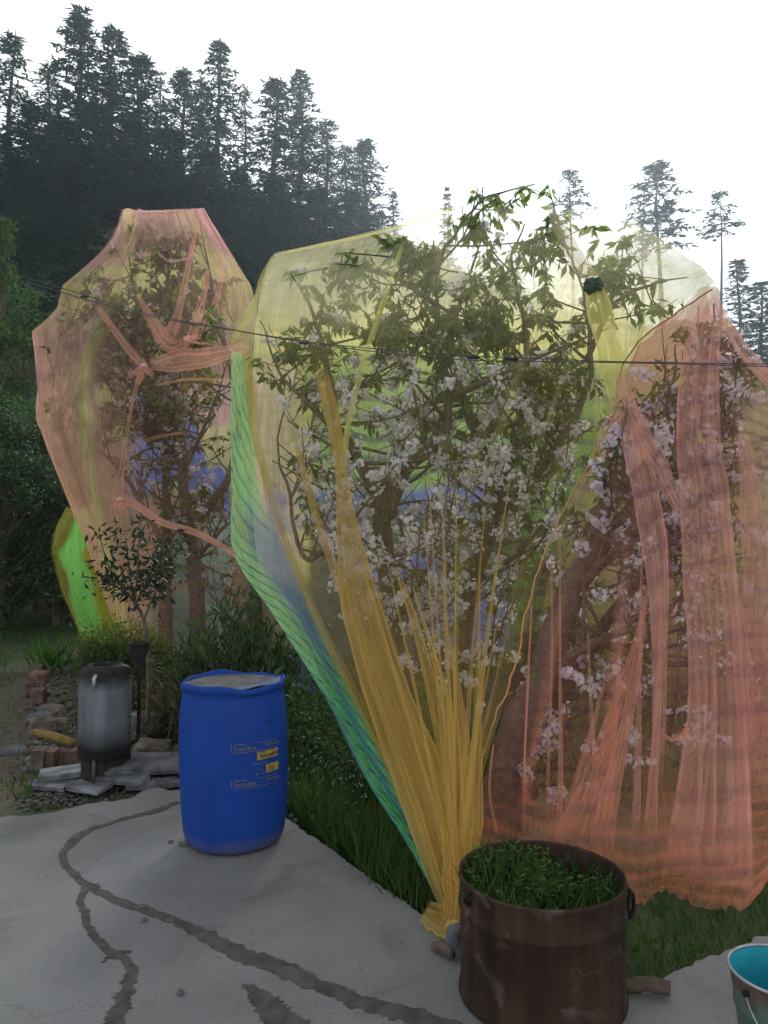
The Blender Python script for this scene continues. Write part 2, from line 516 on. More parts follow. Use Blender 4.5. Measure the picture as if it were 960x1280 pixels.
def cherry(name, label, limbs, poly, drange, n_side, n_twig, leaf_fn, blossom_fn, leafcol, leafsize, flower, root_at, group=None, side_len=(.35, 1.0)):
    """limbs: ([(px,py,d)...], r0, r1). leaf_fn/blossom_fn(px,py,world) -> keep probability"""
    root = empty(name, root_at)
    tag(root, label, 'cherry tree', group)
    wood = MB(); nodes = []
    for pix, r0, r1 in limbs:
        P = world_line(pix, 8 * len(pix))
        kk = np.arange(len(P)); sd = rng.integers(0, 999)
        amp = .03 * np.clip(kk / 10, 0, 1)
        P[:, 0] += (fbm(kk * .22, kk * 0, sd) - .5) * amp * 2; P[:, 1] += (fbm(kk * .22, kk * 0, sd + 1) - .5) * amp * 2
        r1 = min(r1, .005) if r1 < .025 else r1
        rad = r0 + (r1 - r0) * np.linspace(0, 1, len(P)) ** .8
        wood.tube(P, rad * (1 + .12 * (fbm(kk * .5, kk * 0, sd + 2) - .5)), 9)
        for q in range(len(P)):
            if rad[q] < .075: nodes.append((P[q], rad[q]))
    segs = []

    def ok(P):
        x, y = proj(P)
        a_, b_ = drange(float(x), float(y)) if callable(drange) else drange
        return inpoly(x, y, poly) and a_ < P[1] < b_
    tries = 0
    while len(segs) < n_side and tries < n_side * 14:
        tries += 1
        p, r = nodes[rng.integers(len(nodes))]
        d = rand_dirs(1)[0]; d[2] = d[2] * .7 + .35; d /= np.linalg.norm(d)
        L = rng.uniform(*side_len)
        e = p + d * L + np.array([0, 0, .12 * L])
        if not ok(e):
            continue
        P = crom(np.array([p, p + d * L * .5 + rng.normal(size=3) * .05 * L, e + rng.normal(size=3) * .03]), 8)
        wood.tube(P, np.linspace(min(r * .6, .016), .0045, 8), 5)
        segs.append(P)
    tips = []
    tries = 0
    while len(tips) < n_twig and tries < n_twig * 8:
        tries += 1
        P = segs[rng.integers(len(segs))]
        q = rng.integers(2, 8); p = P[q]
        d = rand_dirs(1)[0] + (P[-1] - P[0]) / np.linalg.norm(P[-1] - P[0]) * .6 + np.array([0, 0, .25])
        d /= np.linalg.norm(d)
        L = rng.uniform(.08, .34)
        e = p + d * L
        if not ok(e): continue
        wood.tube(np.stack([p, p + d * L * .5 + rng.normal(size=3) * .012, e]), [.0045, .0035, .0025], 4, cap=False)
        tips.append((e, d))
    for P in segs: tips.append((P[-1], (P[-1] - P[-2]) / np.linalg.norm(P[-1] - P[-2])))
    world_part(wood.build('trunk', M['bark'], None, True), root)
    E = np.array([t[0] for t in tips]); D = np.array([t[1] for t in tips])
    px, py = proj(E)
    # leaf whorls
    lp, ld, ls, lc = [], [], [], []
    keep = rng.random(len(E)) < leaf_fn(px, py, E)
    for e, d in zip(E[keep], D[keep]):
        n = rng.integers(7, 13)
        shade = rng.uniform(.7, 1.3)
        for k in range(n):
            o = rand_dirs(1)[0]; o[2] = o[2] * .3 - rng.uniform(.15, 1.7)
            o = o + d * .12
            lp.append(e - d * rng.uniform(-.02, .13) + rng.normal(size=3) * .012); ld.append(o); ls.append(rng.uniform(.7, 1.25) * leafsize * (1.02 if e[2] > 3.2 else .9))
            c = (1.75 if e[2] > 3.1 else 1.4) * np.array(leafcol[rng.integers(len(leafcol))]) * shade * rng.uniform(.8, 1.2); lc.append(c)  # higher leaves lighter: glare painted into their colour
    mb = MB()
    ld = np.array(ld); lp = np.array(lp); ls = np.array(ls)
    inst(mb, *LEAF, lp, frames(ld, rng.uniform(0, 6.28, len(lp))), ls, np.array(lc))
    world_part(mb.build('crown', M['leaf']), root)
    # blossom clusters
    fp, fd, fs_, fc = [], [], [], []
    keep = rng.random(len(E)) < blossom_fn(px, py, E)
    for e, d in zip(E[keep], D[keep]):
        n = rng.integers(14, 46); R = rng.uniform(.025, .055); Lc = rng.uniform(.04, .20)
        o = rand_dirs(n); o[:, 2] = o[:, 2] * .9
        for q in o:
            fp.append(e - d * rng.uniform(-.02, Lc) + q * R * rng.uniform(.5, 1.1)); fd.append(q + rng.normal(size=3) * .35); fs_.append(rng.uniform(.8, 1.15) * .034)
            w = rng.uniform(.86, 1.05); fc.append(np.array(flower) * w)
    mb = MB(); fp = np.array(fp)
    inst(mb, *FLOWER, fp, frames(np.array(fd), rng.uniform(0, 6.28, len(fp))), np.array(fs_), np.array(fc))
    world_part(mb.build('blossom', M['petal']), root)
    return root


OLIVE = [(.10, .12, .045), (.085, .115, .045), (.115, .13, .055), (.07, .095, .04)]
GREEN = [(.085, .12, .058), (.075, .11, .055), (.10, .13, .06), (.06, .095, .05)]
poly_M = [(322, 372), (346, 322), (430, 304), (505, 284), (560, 262), (598, 230), (640, 220), (680, 222), (700, 268), (790, 285), (868, 328), (893, 350), (800, 420), (770, 480),
          (725, 620), (680, 720), (640, 840), (590, 900), (520, 900), (470, 830), (400, 740), (345, 640), (318, 520), (300, 430)]
base_M = at(505, 985, 6.0)
limbs_M = [
    ([(508, 1010, 6.0), (500, 880, 6.0), (488, 760, 6.0), (480, 660, 5.9), (484, 600, 5.9)], .115, .07),
    ([(486, 650, 5.9), (455, 590, 5.8), (420, 520, 5.7), (405, 450, 5.7), (388, 380, 5.7), (362, 340, 5.8)], .06, .012),
    ([(484, 640, 5.9), (505, 592, 5.8), (545, 550, 5.7), (562, 510, 5.7), (552, 450, 5.8), (545, 370, 5.8), (540, 300, 5.9)], .065, .012),
    ([(560, 1000, 6.4), (575, 840, 6.4), (592, 730, 6.3), (612, 650, 6.2), (618, 612, 6.2)], .095, .065),
    ([(618, 620, 6.2), (596, 545, 6.0), (578, 505, 5.9), (565, 440, 5.9), (580, 360, 6.0), (600, 300, 6.1)], .055, .012),
    ([(618, 620, 6.2), (642, 560, 6.1), (655, 480, 6.0), (655, 400, 6.0), (640, 330, 6.1), (655, 280, 6.2)], .055, .01),
    ([(620, 640, 6.2), (665, 600, 6.0), (700, 550, 5.9), (735, 480, 5.8), (735, 400, 5.8), (715, 320, 5.9)], .055, .01),
    ([(733, 450, 5.8), (765, 385, 5.8), (820, 354, 6.0), (858, 348, 6.05)], .025, .006),
    ([(545, 340, 5.8), (575, 280, 6.2), (610, 246, 6.3), (645, 236, 6.3), (668, 231, 6.3)], .02, .006),
    ([(482, 700, 5.9), (430, 660, 5.4), (385, 700, 5.2), (362, 620, 5.4), (348, 560, 5.6), (352, 500, 5.7)], .03, .006),
    ([(440, 560, 5.8), (380, 500, 5.5), (345, 460, 5.5), (325, 400, 5.6)], .025, .006),
    ([(560, 500, 5.7), (620, 470, 5.4), (690, 440, 5.3), (760, 410, 5.3)], .028, .006),
    ([(592, 730, 6.3), (650, 690, 5.9), (690, 640, 5.6), (700, 600, 5.5)], .03, .006),
    ([(500, 860, 6.0), (455, 800, 5.3), (430, 730, 5.1)], .022, .006),
    ([(575, 850, 6.4), (620, 800, 5.7), (650, 740, 5.4)], .022, .006),
    ([(490, 780, 6.0), (530, 720, 5.3), (560, 660, 5.2), (570, 600, 5.2)], .025, .006),
    ([(545, 380, 5.8), (480, 340, 5.8), (420, 330, 5.9)], .022, .006),
]
cherry('cherry_tree', 'tall blossoming cherry tree under the yellow net in the middle', limbs_M, poly_M, (lambda x, y: (np.interp(y, [240, 272, 280, 340, 380, 460, 585, 715, 840], [5.6, 5.7, 6.0, 5.55, 5.45, 5.15, 4.95, 4.7, 4.45]) + .35 * max(0, (400 - x) / 80), 7.4)), 230, 1500,
       lambda x, y, E: np.interp(y, [225, 262, 275, 420, 520, 650, 760], [.6, .5, .9, .75, .30, .18, .1]) * np.where((y > 440) & (x > 390) & (x < 610), .35, 1),
       lambda x, y, E: np.interp(y, [290, 380, 450, 640, 820], [.03, .12, .25, .34, .42]),
       GREEN + OLIVE, .115, (.90, .87, .89), base_M)

poly_R = [(782, 468), (822, 412), (888, 372), (925, 430), (1000, 490), (1060, 560), (1080, 900), (1000, 980), (880, 1000), (760, 1020), (640, 1010), (620, 930), (668, 760), (700, 660), (745, 570)]
base_R = at(612, 1080, 4.5)
limbs_R = [
    ([(606, 1100, 4.6), (622, 1010, 4.6), (642, 930, 4.6), (676, 850, 4.6), (712, 750, 4.6), (745, 680, 4.6)], .135, .075),
    ([(745, 690, 4.6), (757, 620, 4.6), (764, 560, 4.7), (785, 500, 4.75)], .06, .008),
    ([(640, 1080, 4.9), (668, 960, 4.9), (700, 870, 4.9), (740, 800, 4.8), (800, 720, 4.7)], .06, .03),
    ([(720, 740, 4.6), (770, 690, 4.4), (820, 670, 4.3), (880, 700, 4.2), (905, 705, 4.15)], .035, .006),
    ([(680, 850, 4.6), (750, 800, 4.4), (830, 770, 4.2), (880, 690, 4.2)], .035, .006),
    ([(755, 630, 4.6), (815, 570, 4.5), (860, 500, 4.4), (885, 430, 4.3), (892, 380, 4.25)], .035, .006),
    ([(745, 680, 4.6), (800, 620, 4.7), (870, 580, 4.6), (940, 500, 4.5)], .035, .006),
    ([(800, 720, 4.7), (880, 640, 4.7), (960, 560, 4.6)], .03, .006),
    ([(700, 870, 4.9), (790, 880, 4.5), (870, 960, 4.2), (905, 900, 4.1)], .03, .005),
    ([(740, 800, 4.8), (840, 830, 4.5), (930, 800, 4.3), (985, 700, 4.3)], .03, .005),
    ([(800, 620, 4.7), (830, 520, 4.6), (850, 430, 4.6)], .025, .005),
    ([(668, 960, 4.9), (740, 960, 4.5), (800, 980, 4.2)], .02, .005),
]
cherry('cherry_tree', 'leaning cherry tree with lilac white blossom inside the pink net behind the rusty drum', limbs_R, poly_R, (4.05, 6.0), 150, 620,
       lambda x, y, E: np.interp(y, [370, 560, 760, 950], [.55, .5, .45, .5]),
       lambda x, y, E: np.interp(y, [400, 560, 760, 950], [.22, .38, .36, .22]),
       OLIVE, .085, (.90, .85, .92), base_R, side_len=(.25, .7))

poly_L = [(152, 270), (250, 266), (285, 320), (312, 360), (318, 470), (315, 600), (305, 740), (160, 740), (110, 660), (75, 590), (50, 525), (52, 470), (48, 420), (80, 370), (130, 310)]
base_L = at(245, 830, 10.0)


def hull_L(x, y):
    ys_ = [261, 340, 384, 414, 526, 600, 680, 740]
    xl = np.interp(y, ys_, [153, 99, 72, 40, 46, 75, 107, 128]); xr = np.interp(y, ys_, [254, 302, 320, 322, 320, 318, 316, 312])
    u = np.clip((x - xl) / (xr - xl), 0, 1)
    b = 1.05 * min(1, .25 + (y - 261) / 150) * (1 - (2 * u - 1) ** 2) * .92
    return 10.0 - b, 10.2 + b

limbs_L = [
    ([(248, 850, 10), (244, 720, 10), (232, 640, 10), (229, 560, 10), (222, 470, 10), (214, 380, 10), (207, 272, 10)], .13, .02),
    ([(206, 850, 10.4), (208, 720, 10.4), (208, 620, 10.4), (200, 520, 10.3), (178, 420, 10.2), (155, 285, 10.2)], .115, .02),
    ([(240, 660, 10), (288, 590, 9.8), (296, 500, 9.8), (270, 390, 9.9), (250, 275, 10)], .07, .015),
    ([(208, 690, 10.4), (165, 610, 10), (120, 560, 9.8), (55, 525, 9.9)], .05, .01),
    ([(203, 560, 10.3), (150, 500, 10), (100, 420, 10), (85, 372, 10)], .05, .01),
    ([(180, 430, 10.2), (120, 440, 9.8), (60, 425, 9.9)], .035, .01),
    ([(244, 700, 10), (280, 660, 9.6), (310, 640, 9.7)], .04, .01),
    ([(228, 560, 10), (190, 500, 9.4), (170, 430, 9.3)], .04, .01),
    ([(229, 590, 10), (260, 520, 9.3), (290, 440, 9.4)], .04, .01),
    ([(222, 470, 10), (240, 390, 10.6), (285, 350, 10.4)], .03, .01),
    ([(246, 770, 10), (290, 760, 9.8), (310, 730, 9.8)], .03, .008),
]
cherry('cherry_tree', 'forked cherry tree beneath the peach pink net behind the water boiler', limbs_L, poly_L, hull_L, 260, 1500,
       lambda x, y, E: np.interp(y, [270, 450, 500, 600, 700], [.95, .8, .4, .2, .15]),
       lambda x, y, E: np.interp(y, [300, 430, 500, 600, 740], [.10, .26, .2, .14, .08]),
       OLIVE, .12, (.70, .66, .66), base_L)

# ------------------------------------------------------------------ nets
def sheet(rows, nu, nv, sharp=False):
    Rw = np.array([crom(np.array([at(*p) for p in r]), nu) for r in rows])
    out_ = np.zeros((nv, nu, 3))
    tt = np.concatenate([[0], np.cumsum(np.linalg.norm(np.diff(Rw, axis=0), axis=2).mean(1))])
    tt /= tt[-1]
    for k in range(nu):
        P = Rw[:, k]
        q = np.linspace(0, 1, nv); i = np.clip(np.searchsorted(tt, q, 'right') - 1, 0, len(P) - 2)
        h = (tt[i + 1] - tt[i])[:, None]; s_ = ((q - tt[i])[:, None] / h)
        if sharp:
            out_[:, k] = P[i] * (1 - s_) + P[i + 1] * s_; continue
        Mm = np.zeros_like(P); Mm[1:-1] = (P[2:] - P[:-2]) / (tt[2:] - tt[:-2])[:, None]
        Mm[0] = (P[1] - P[0]) / (tt[1] - tt[0]); Mm[-1] = (P[-1] - P[-2]) / (tt[-1] - tt[-2])
        out_[:, k] = ((2 * s_ ** 3 - 3 * s_ ** 2 + 1) * P[i] + (s_ ** 3 - 2 * s_ ** 2 + s_) * h * Mm[i] + (-2 * s_ ** 3 + 3 * s_ ** 2) * P[i + 1] + (s_ ** 3 - s_ ** 2) * h * Mm[i + 1])
    return out_


def net_sheet(name, root, mat, rows, nu, nv, style, amp=.03, fold=(14, 1.2), size=(4, 4), seed=0, nmask=None, sharp=False, cross=None, fine=.16):
    """style(u, v, px, py, ridge) -> (rgb array, cover array); fold = pleats across / along the cloth"""
    P = sheet(rows, nu, nv, sharp)
    U, Vv = np.meshgrid(np.linspace(0, 1, nu), np.linspace(0, 1, nv))
    du = np.gradient(P, axis=1); dv = np.gradient(P, axis=0)
    n = np.cross(du, dv); n /= np.linalg.norm(n, axis=2)[..., None] + 1e-9
    w = U + (fbm(U * 3, Vv * 3, seed + 50) - .5) * .12
    a = 1 - np.abs(2 * noise2(w * fold[0], Vv * fold[1], seed) - 1)
    b = 1 - np.abs(2 * noise2(w * fold[0] * 2.7, Vv * fold[1] * 1.6, seed + 7) - 1)
    ridge = a * .65 + b * .35
    A = amp if nmask is None else amp * nmask(U, Vv)
    P = P + n * ((ridge - .5) * A)[..., None]
    if cross is not None:
        ca, cf = cross(U, Vv)
        ph = Vv * cf + 1.6 * fbm(U * 7, Vv * 3, seed + 31) + .5 * np.abs(np.sin(U * 24 + 3 * fbm(U * 3, Vv, seed)))
        wv = np.sin(ph * 6.283)
        P = P + n * (wv * ca)[..., None]; ridge = np.clip(ridge + .3 * wv * (ca > 1e-4), 0, 1.3)
    px, py = proj(P)
    rgb, al = style(U, Vv, px, py, ridge)
    fl_ = sst(.80, .94, noise2(w * 62, Vv * 2.2, seed + 71)) * sst(.35, .65, noise2(U * 6, Vv * 4, seed + 73))
    al = al + fine * fl_
    rgb = np.broadcast_to(rgb, P.shape); al = np.broadcast_to(al, P.shape[:2])
    c = np.concatenate([rgb, np.clip(al, 0, .97)[..., None]], 2).reshape(-1, 4)
    i, j = np.meshgrid(np.arange(nv - 1), np.arange(nu - 1), indexing='ij'); i = i.ravel(); j = j.ravel()
    Fc = np.stack([i * nu + j, i * nu + j + 1, (i + 1) * nu + j + 1, (i + 1) * nu + j], 1)
    uv = np.stack([U * size[0], Vv * size[1]], -1).reshape(-1, 2)
    me = mesh_np(name, P.reshape(-1, 3), [Fc], c, True, uv); me.materials.append(mat)
    o = link(name, me)
    return world_part(o, root)


def ribbon(root, pix, color, cover=.75, mat=None, seed=0, nseg=90, name='gathered_fold', amp=.012, nu=36, fade=True, tail=.8):
    """gathered pleat of net: pix = (px, py, d, width in photo pixels)"""
    Q = crom(np.array([(*at(x, y, d), w * d / F) for x, y, d, w in pix]), nseg)
    P, W = Q[:, :3], np.clip(Q[:, 3], .003, None)
    T = np.gradient(P, axis=0); T /= np.linalg.norm(T, axis=1)[:, None]
    view = P - CAM; view /= np.linalg.norm(view, axis=1)[:, None]
    Sx = np.cross(T, view); Sx /= np.linalg.norm(Sx, axis=1)[:, None]
    Nn = np.cross(Sx, T)
    U, Vv = np.meshgrid(np.linspace(-.5, .5, nu), np.linspace(0, 1, nseg))
    wob = (fbm(Vv * 6, U * 0, seed + 3) - .5) * .18
    W = W * (.88 + .24 * fbm(np.linspace(0, 8, nseg), np.zeros(nseg), seed + 11))
    ridge = noise2((U + wob * .4) * 4, Vv * 1.5, seed)
    rs = np.random.default_rng(seed + 500)
    ln = np.zeros_like(U)
    nl_n = 2 + int(nu // 14)
    for u0 in list(rs.uniform(-.4, .4, nl_n)) + [-.47, .47]:
        uc = u0 + (noise2(Vv * 3, Vv * 0, int(u0 * 1000) + seed) - .5) * .12 * (abs(u0) < .45)
        ln = np.maximum(ln, np.exp(-((U - uc) / (.022 + .6 / nu)) ** 2) * (.35 + .65 * noise2(Vv * 4, Vv * 0, int(u0 * 777) + seed + 1)))
    X_ = P[:, None] + Sx[:, None] * ((U + wob) * W[:, None])[..., None] + Nn[:, None] * (((ridge - .5) * .6 - ln * .25) * amp * np.minimum(W[:, None] / .1, 1.5))[..., None]
    al = cover * (.55 + .35 * ridge + .12 * noise2(U * 2, Vv * 6, seed + 8)) + .34 * ln * (cover + .3)
    if fade: al = al * sst(0, .08, Vv) * (1 - .7 * sst(.9, 1, Vv) * (tail))
    rgb = np.asarray(color)[None, None] * (.92 + .12 * ln)[..., None]
    c = np.concatenate([rgb, np.clip(al, 0, .97)[..., None]], 2).reshape(-1, 4)
    i, j = np.meshgrid(np.arange(nseg - 1), np.arange(nu - 1), indexing='ij'); i = i.ravel(); j = j.ravel()
    Fc = np.stack([i * nu + j, i * nu + j + 1, (i + 1) * nu + j + 1, (i + 1) * nu + j], 1)
    L = np.cumsum(np.linalg.norm(np.diff(P, axis=0, prepend=P[:1]), axis=1))
    uv = np.stack([U * .5, np.repeat(L[:, None], nu, 1)], -1).reshape(-1, 2)
    me = mesh_np(name, X_.reshape(-1, 3), [Fc], c, True, uv); me.materials.append(mat or M['net'])
    return world_part(link(name, me), root)


def cord(root, pix, r, color, name='cord', wob=.01, seed=0):
    P = world_line(pix, 16 * len(pix)); k = np.arange(len(P))
    P[:, 0] += (fbm(k * .3, k * 0, seed) - .5) * wob; P[:, 1] += (fbm(k * .3, k * 0, seed + 3) - .5) * wob
    return world_part(MB().tube(P, r, 6, color).build(name, M['cord'], None, True), root)


def knot(root, p, r, color, seed=0, name='knot'):
    bm = bmesh.new(); bmesh.ops.create_icosphere(bm, subdivisions=3, radius=r)
    for v in bm.verts:
        d = v.co.normalized()
        k = float(fbm(np.array(d.x * 3 + 9), np.array(d.y * 3 + d.z * 4 + 9), seed))
        v.co = v.co * (.55 + .9 * k); v.co.x *= 1.3
    me = bpy.data.meshes.new(name); bm.to_mesh(me); bm.free()
    a = me.attributes.new('Col', 'FLOAT_COLOR', 'POINT')
    a.data.foreach_set('color', np.tile([*color, 1], len(me.vertices)))
    me.materials.append(M['cord'])
    o = link(name, me); o.location = p
    return world_part(o, root)


PINK = np.array((.92, .43, .33)); SALMON = np.array((.93, .38, .23)); YEL = np.array((.86, .80, .30)); AMBER = np.array((.70, .47, .13))
LIME = np.array((.46, .84, .36)); BLUE = np.array((.24, .31, .86)); GRN = np.array((.12, .50, .20))


def mixa(a, b, f):
    f = np.asarray(f)[..., None]; return a * (1 - f) + b * f


# --- middle, yellow
ny_ = empty('bird_net', at(570, 1165, 3.1))
tag(ny_, 'yellow bird net drawn down into one gathered tail at the slab edge', 'net')
rows_y = [
    [(343, 317, 6.3), (430, 300, 6.4), (505, 280, 6.4), (580, 256, 6.4), (690, 268, 6.4), (720, 260, 6.4), (800, 285, 6.3), (868, 325, 6.0), (893, 354, 5.6)],
    [(318, 370, 5.7), (400, 380, 5.4), (490, 362, 5.3), (580, 340, 5.3), (680, 345, 5.3), (770, 360, 5.3), (845, 384, 5.2)],
    [(288, 430, 5.5), (370, 450, 5.1), (470, 460, 5.0), (570, 460, 4.95), (660, 465, 4.95), (740, 470, 4.9), (781, 463, 4.75)],
    [(300, 560, 5.4), (370, 565, 5.0), (450, 580, 4.8), (540, 585, 4.7), (620, 585, 4.7), (690, 590, 4.65), (735, 584, 4.6)],
    [(345, 690, 5.0), (400, 695, 4.7), (450, 705, 4.5), (510, 715, 4.45), (570, 718, 4.45), (630, 715, 4.4), (682, 700, 4.4)],
    [(420, 830, 4.5), (450, 832, 4.3), (482, 835, 4.2), (520, 840, 4.15), (560, 845, 4.15), (600, 847, 4.15), (640, 848, 4.15)],
    [(490, 960, 4.0), (510, 965, 3.9), (530, 968, 3.85), (550, 970, 3.85), (570, 970, 3.8), (590, 970, 3.8), (604, 970, 3.8)],
    [(540, 1070, 3.5), (550, 1072, 3.45), (562, 1074, 3.45), (574, 1075, 3.45), (586, 1074, 3.45), (596, 1070, 3.45)],
    [(561, 1150, 3.15), (566, 1152, 3.15), (570, 1153, 3.13), (575, 1153, 3.13), (580, 1150, 3.13)]]


def st_y(U, V, px, py, rd):
    g = sst(620, 1010, py)
    rgb = mixa(YEL, AMBER, sst(480, 850, py))
    rgb = mixa(rgb, np.array((.95, .91, .58)), sst(470, 340, py) * .85)  # paler towards the top: glare painted into the net colour
    streak = sst(.70, .95, noise2(U * 26 + 3, V * 1.3, 77))
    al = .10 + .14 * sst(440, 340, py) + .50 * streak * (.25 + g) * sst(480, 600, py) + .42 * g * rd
    al = al + .27 * sst(540, 420, px) * sst(450, 380, py) * (.55 + .45 * sst(.3, .8, noise2(U * 5, V * 9, 71)))  # extra cover at the upper left, part of the painted glare
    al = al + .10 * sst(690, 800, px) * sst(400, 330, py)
    return rgb, al


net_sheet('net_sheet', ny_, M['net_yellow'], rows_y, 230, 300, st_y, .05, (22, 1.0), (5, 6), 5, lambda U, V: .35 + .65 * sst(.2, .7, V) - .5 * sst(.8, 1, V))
# roof and back of the yellow net
rows_yb = [rows_y[0],
           [(330, 345, 7.0), (430, 340, 7.5), (560, 330, 7.8), (700, 335, 7.8), (800, 350, 7.3), (885, 370, 6.2)],
           [(318, 420, 7.2), (430, 430, 8.0), (560, 440, 8.2), (700, 440, 8.2), (800, 440, 7.6), (900, 440, 6.6)],
           [(316, 600, 7.2), (430, 620, 8.0), (560, 640, 8.2), (700, 640, 8.2), (830, 640, 7.6), (930, 640, 6.8)],
           [(330, 800, 7.2), (430, 830, 7.8), (560, 840, 8.0), (700, 840, 8.0), (830, 840, 7.6), (930, 840, 6.8)]]


def st_yb(U, V, px, py, rd):
    pt = sst(396, 388, px + .02 * (py - 480)) * sst(430, 470, py)
    rgb = mixa(mixa(YEL * 1.05, np.array((.95, .92, .66)), sst(450, 360, py) * .7), np.array((.92, .72, .52)), pt * sst(386, 362, px))  # upper back sheet paled too, glare painted into its yellow
    al = .16 + .42 * sst(300, 340, py) * sst(470, 440, py) + .3 * sst(395, 365, px) * sst(400, 440, py) + .12 * rd
    al = al * (1 - .65 * sst(470, 560, py) * sst(380, 420, px))
    hole = sst(520, 600, px) * sst(700, 640, px) * sst(400, 360, py)
    al = al * (1 - .35 * hole) * (1 - .7 * sst(640, 760, py))
    al = np.maximum(al, pt * (.68 + .12 * rd) * sst(760, 700, py))
    return rgb, al


net_sheet('back_sheet', ny_, M['net_yellow'], rows_yb, 150, 160, st_yb, .06, (9, 3), (6, 6), 9)
YG = (.84, .78, .24)
ribbon(ny_, [(686, 252, 5.7, 6), (700, 285, 5.3, 16), (722, 325, 5.2, 20), (742, 352, 5.15, 14)], (.68, .58, .38), .5, seed=2)
ribbon(ny_, [(740, 350, 5.1, 12), (748, 385, 4.95, 30), (758, 425, 4.85, 28), (768, 470, 4.7, 30), (774, 505, 4.6, 22)], YG, .62, seed=4, amp=.02)
ribbon(ny_, [(505, 300, 5.3, 4), (478, 380, 5.15, 7), (455, 450, 4.95, 7), (437, 520, 4.85, 7), (427, 590, 4.75, 9)], YG, .6, seed=6)
ribbon(ny_, [(395, 440, 5.0, 14), (412, 510, 4.9, 18), (425, 580, 4.75, 16), (434, 650, 4.6, 26), (446, 730, 4.4, 44), (472, 830, 4.2, 56), (512, 940, 3.9, 66), (548, 1060, 3.45, 52), (570, 1152, 3.1, 30)], AMBER, .66, seed=8, nseg=140, amp=.03, nu=50)
ribbon(ny_, [(360, 520, 5.0, 6), (400, 660, 4.7, 9), (440, 770, 4.4, 14), (500, 930, 3.95, 26), (545, 1070, 3.45, 26), (566, 1150, 3.1, 18)], AMBER * .95, .6, seed=10, nseg=120, nu=30)
ribbon(ny_, [(492, 700, 4.35, 3), (515, 770, 4.25, 10), (545, 880, 4.05, 18), (566, 990, 3.75, 30), (570, 1080, 3.4, 30), (571, 1150, 3.1, 20)], AMBER * 1.05, .6, seed=12)
ribbon(ny_, [(512, 720, 4.35, 2), (545, 830, 4.1, 8), (572, 940, 3.85, 22), (580, 1040, 3.55, 28), (574, 1150, 3.1, 22)], AMBER * 1.1, .6, seed=14)
ribbon(ny_, [(556, 760, 4.3, 2), (572, 860, 4.05, 9), (584, 960, 3.75, 18), (586, 1060, 3.45, 22), (577, 1150, 3.1, 16)], AMBER * 1.1, .6, seed=16)
ribbon(ny_, [(600, 700, 4.35, 2), (598, 820, 4.1, 5), (596, 930, 3.85, 14), (592, 1030, 3.55, 20), (580, 1140, 3.13, 14)], AMBER * 1.1, .55, seed=18)
ribbon(ny_, [(308, 425, 5.5, 8), (314, 500, 5.4, 12), (322, 560, 5.3, 10), (352, 660, 5.05, 8), (400, 780, 4.65, 10), (450, 880, 4.3, 12), (510, 1000, 3.85, 14), (556, 1110, 3.3, 14)], (.58, .44, .08), .62, seed=20, nseg=120)
ribbon(ny_, [(530, 1136, 3.25, 26), (548, 1150, 3.2, 34), (566, 1160, 3.12, 26), (582, 1166, 3.1, 14)], AMBER, .8, seed=22, nseg=40)
ribbon(ny_, [(571, 1030, 3.5, 40), (572, 1090, 3.3, 38), (571, 1140, 3.12, 34), (570, 1168, 3.08, 22)], AMBER * 1.05, .72, seed=24, nseg=60, amp=.03, nu=44)
ribbon(ny_, [(344, 318, 6.2, 3), (420, 302, 6.3, 4), (505, 281, 6.3, 4), (582, 255, 6.3, 4)], YG, .5, seed=26)
ribbon(ny_, [(343, 318, 6.2, 3), (328, 345, 5.9, 5), (316, 385, 5.6, 7), (290, 428, 5.45, 6)], YG, .55, seed=28)
for q in range(9):
    x0 = rng.uniform(440, 640); y0 = rng.uniform(560, 760); w0 = rng.uniform(2, 5)
    ym = y0 * .55 + 1040 * .45
    f_ = lambda x, y: float(np.interp(y, [560, 715, 840, 970, 1074, 1150], [4.75, 4.4, 4.12, 3.8, 3.42, 3.1])) - .03
    xm = x0 * .6 + 566 * .4
    ribbon(ny_, [(x0, y0, f_(x0, y0), 1.5), (xm, ym, f_(xm, ym), w0), (x0 * .12 + 569 * .88, 1060, f_(570, 1060), w0 * 1.8), (570 + rng.uniform(-6, 6), 1145, 3.11, w0)], AMBER * 1.15, rng.uniform(.4, .6), None, 130 + q, 70, nu=16)
knot(ny_, at(742, 358, 5.05), .055, (.05, .09, .06), 4, 'leaf_bundle')  # dark leaf bundle poking out of the net, shaped as a lump
knot(ny_, at(570, 1160, 3.1), .035, tuple(AMBER * .7), 7)

# --- right, pink
np_ = empty('bird_net', at(830, 1120, 3.35))
tag(np_, 'salmon pink bird net peaked at the top with its ragged hem above the grass', 'net')
hp = np.array([(606, 1085, 3.8), (650, 1108, 3.66), (690, 1124, 3.55), (750, 1143, 3.4), (776, 1150, 3.36), (792, 1138, 3.36), (806, 1132, 3.36), (818, 1112, 3.36), (836, 1116, 3.34), (856, 1126, 3.33), (880, 1134, 3.32), (905, 1136, 3.3), (926, 1143, 3.28), (944, 1116, 3.32), (958, 1102, 3.34), (966, 1082, 3.36), (1010, 1076, 3.4), (1080, 1060, 3.45)])
hx = np.linspace(0, len(hp) - 1, 110)
HEM = np.stack([np.interp(hx, np.arange(len(hp)), hp[:, k]) for k in range(3)], 1)
HEM[:, 1] += (noise2(hx * 1.9, hx * 0, 5) - .5) * 14 + (noise2(hx * 4.7, hx * 0, 9) - .5) * 9
HEM = [tuple(q) for q in HEM]
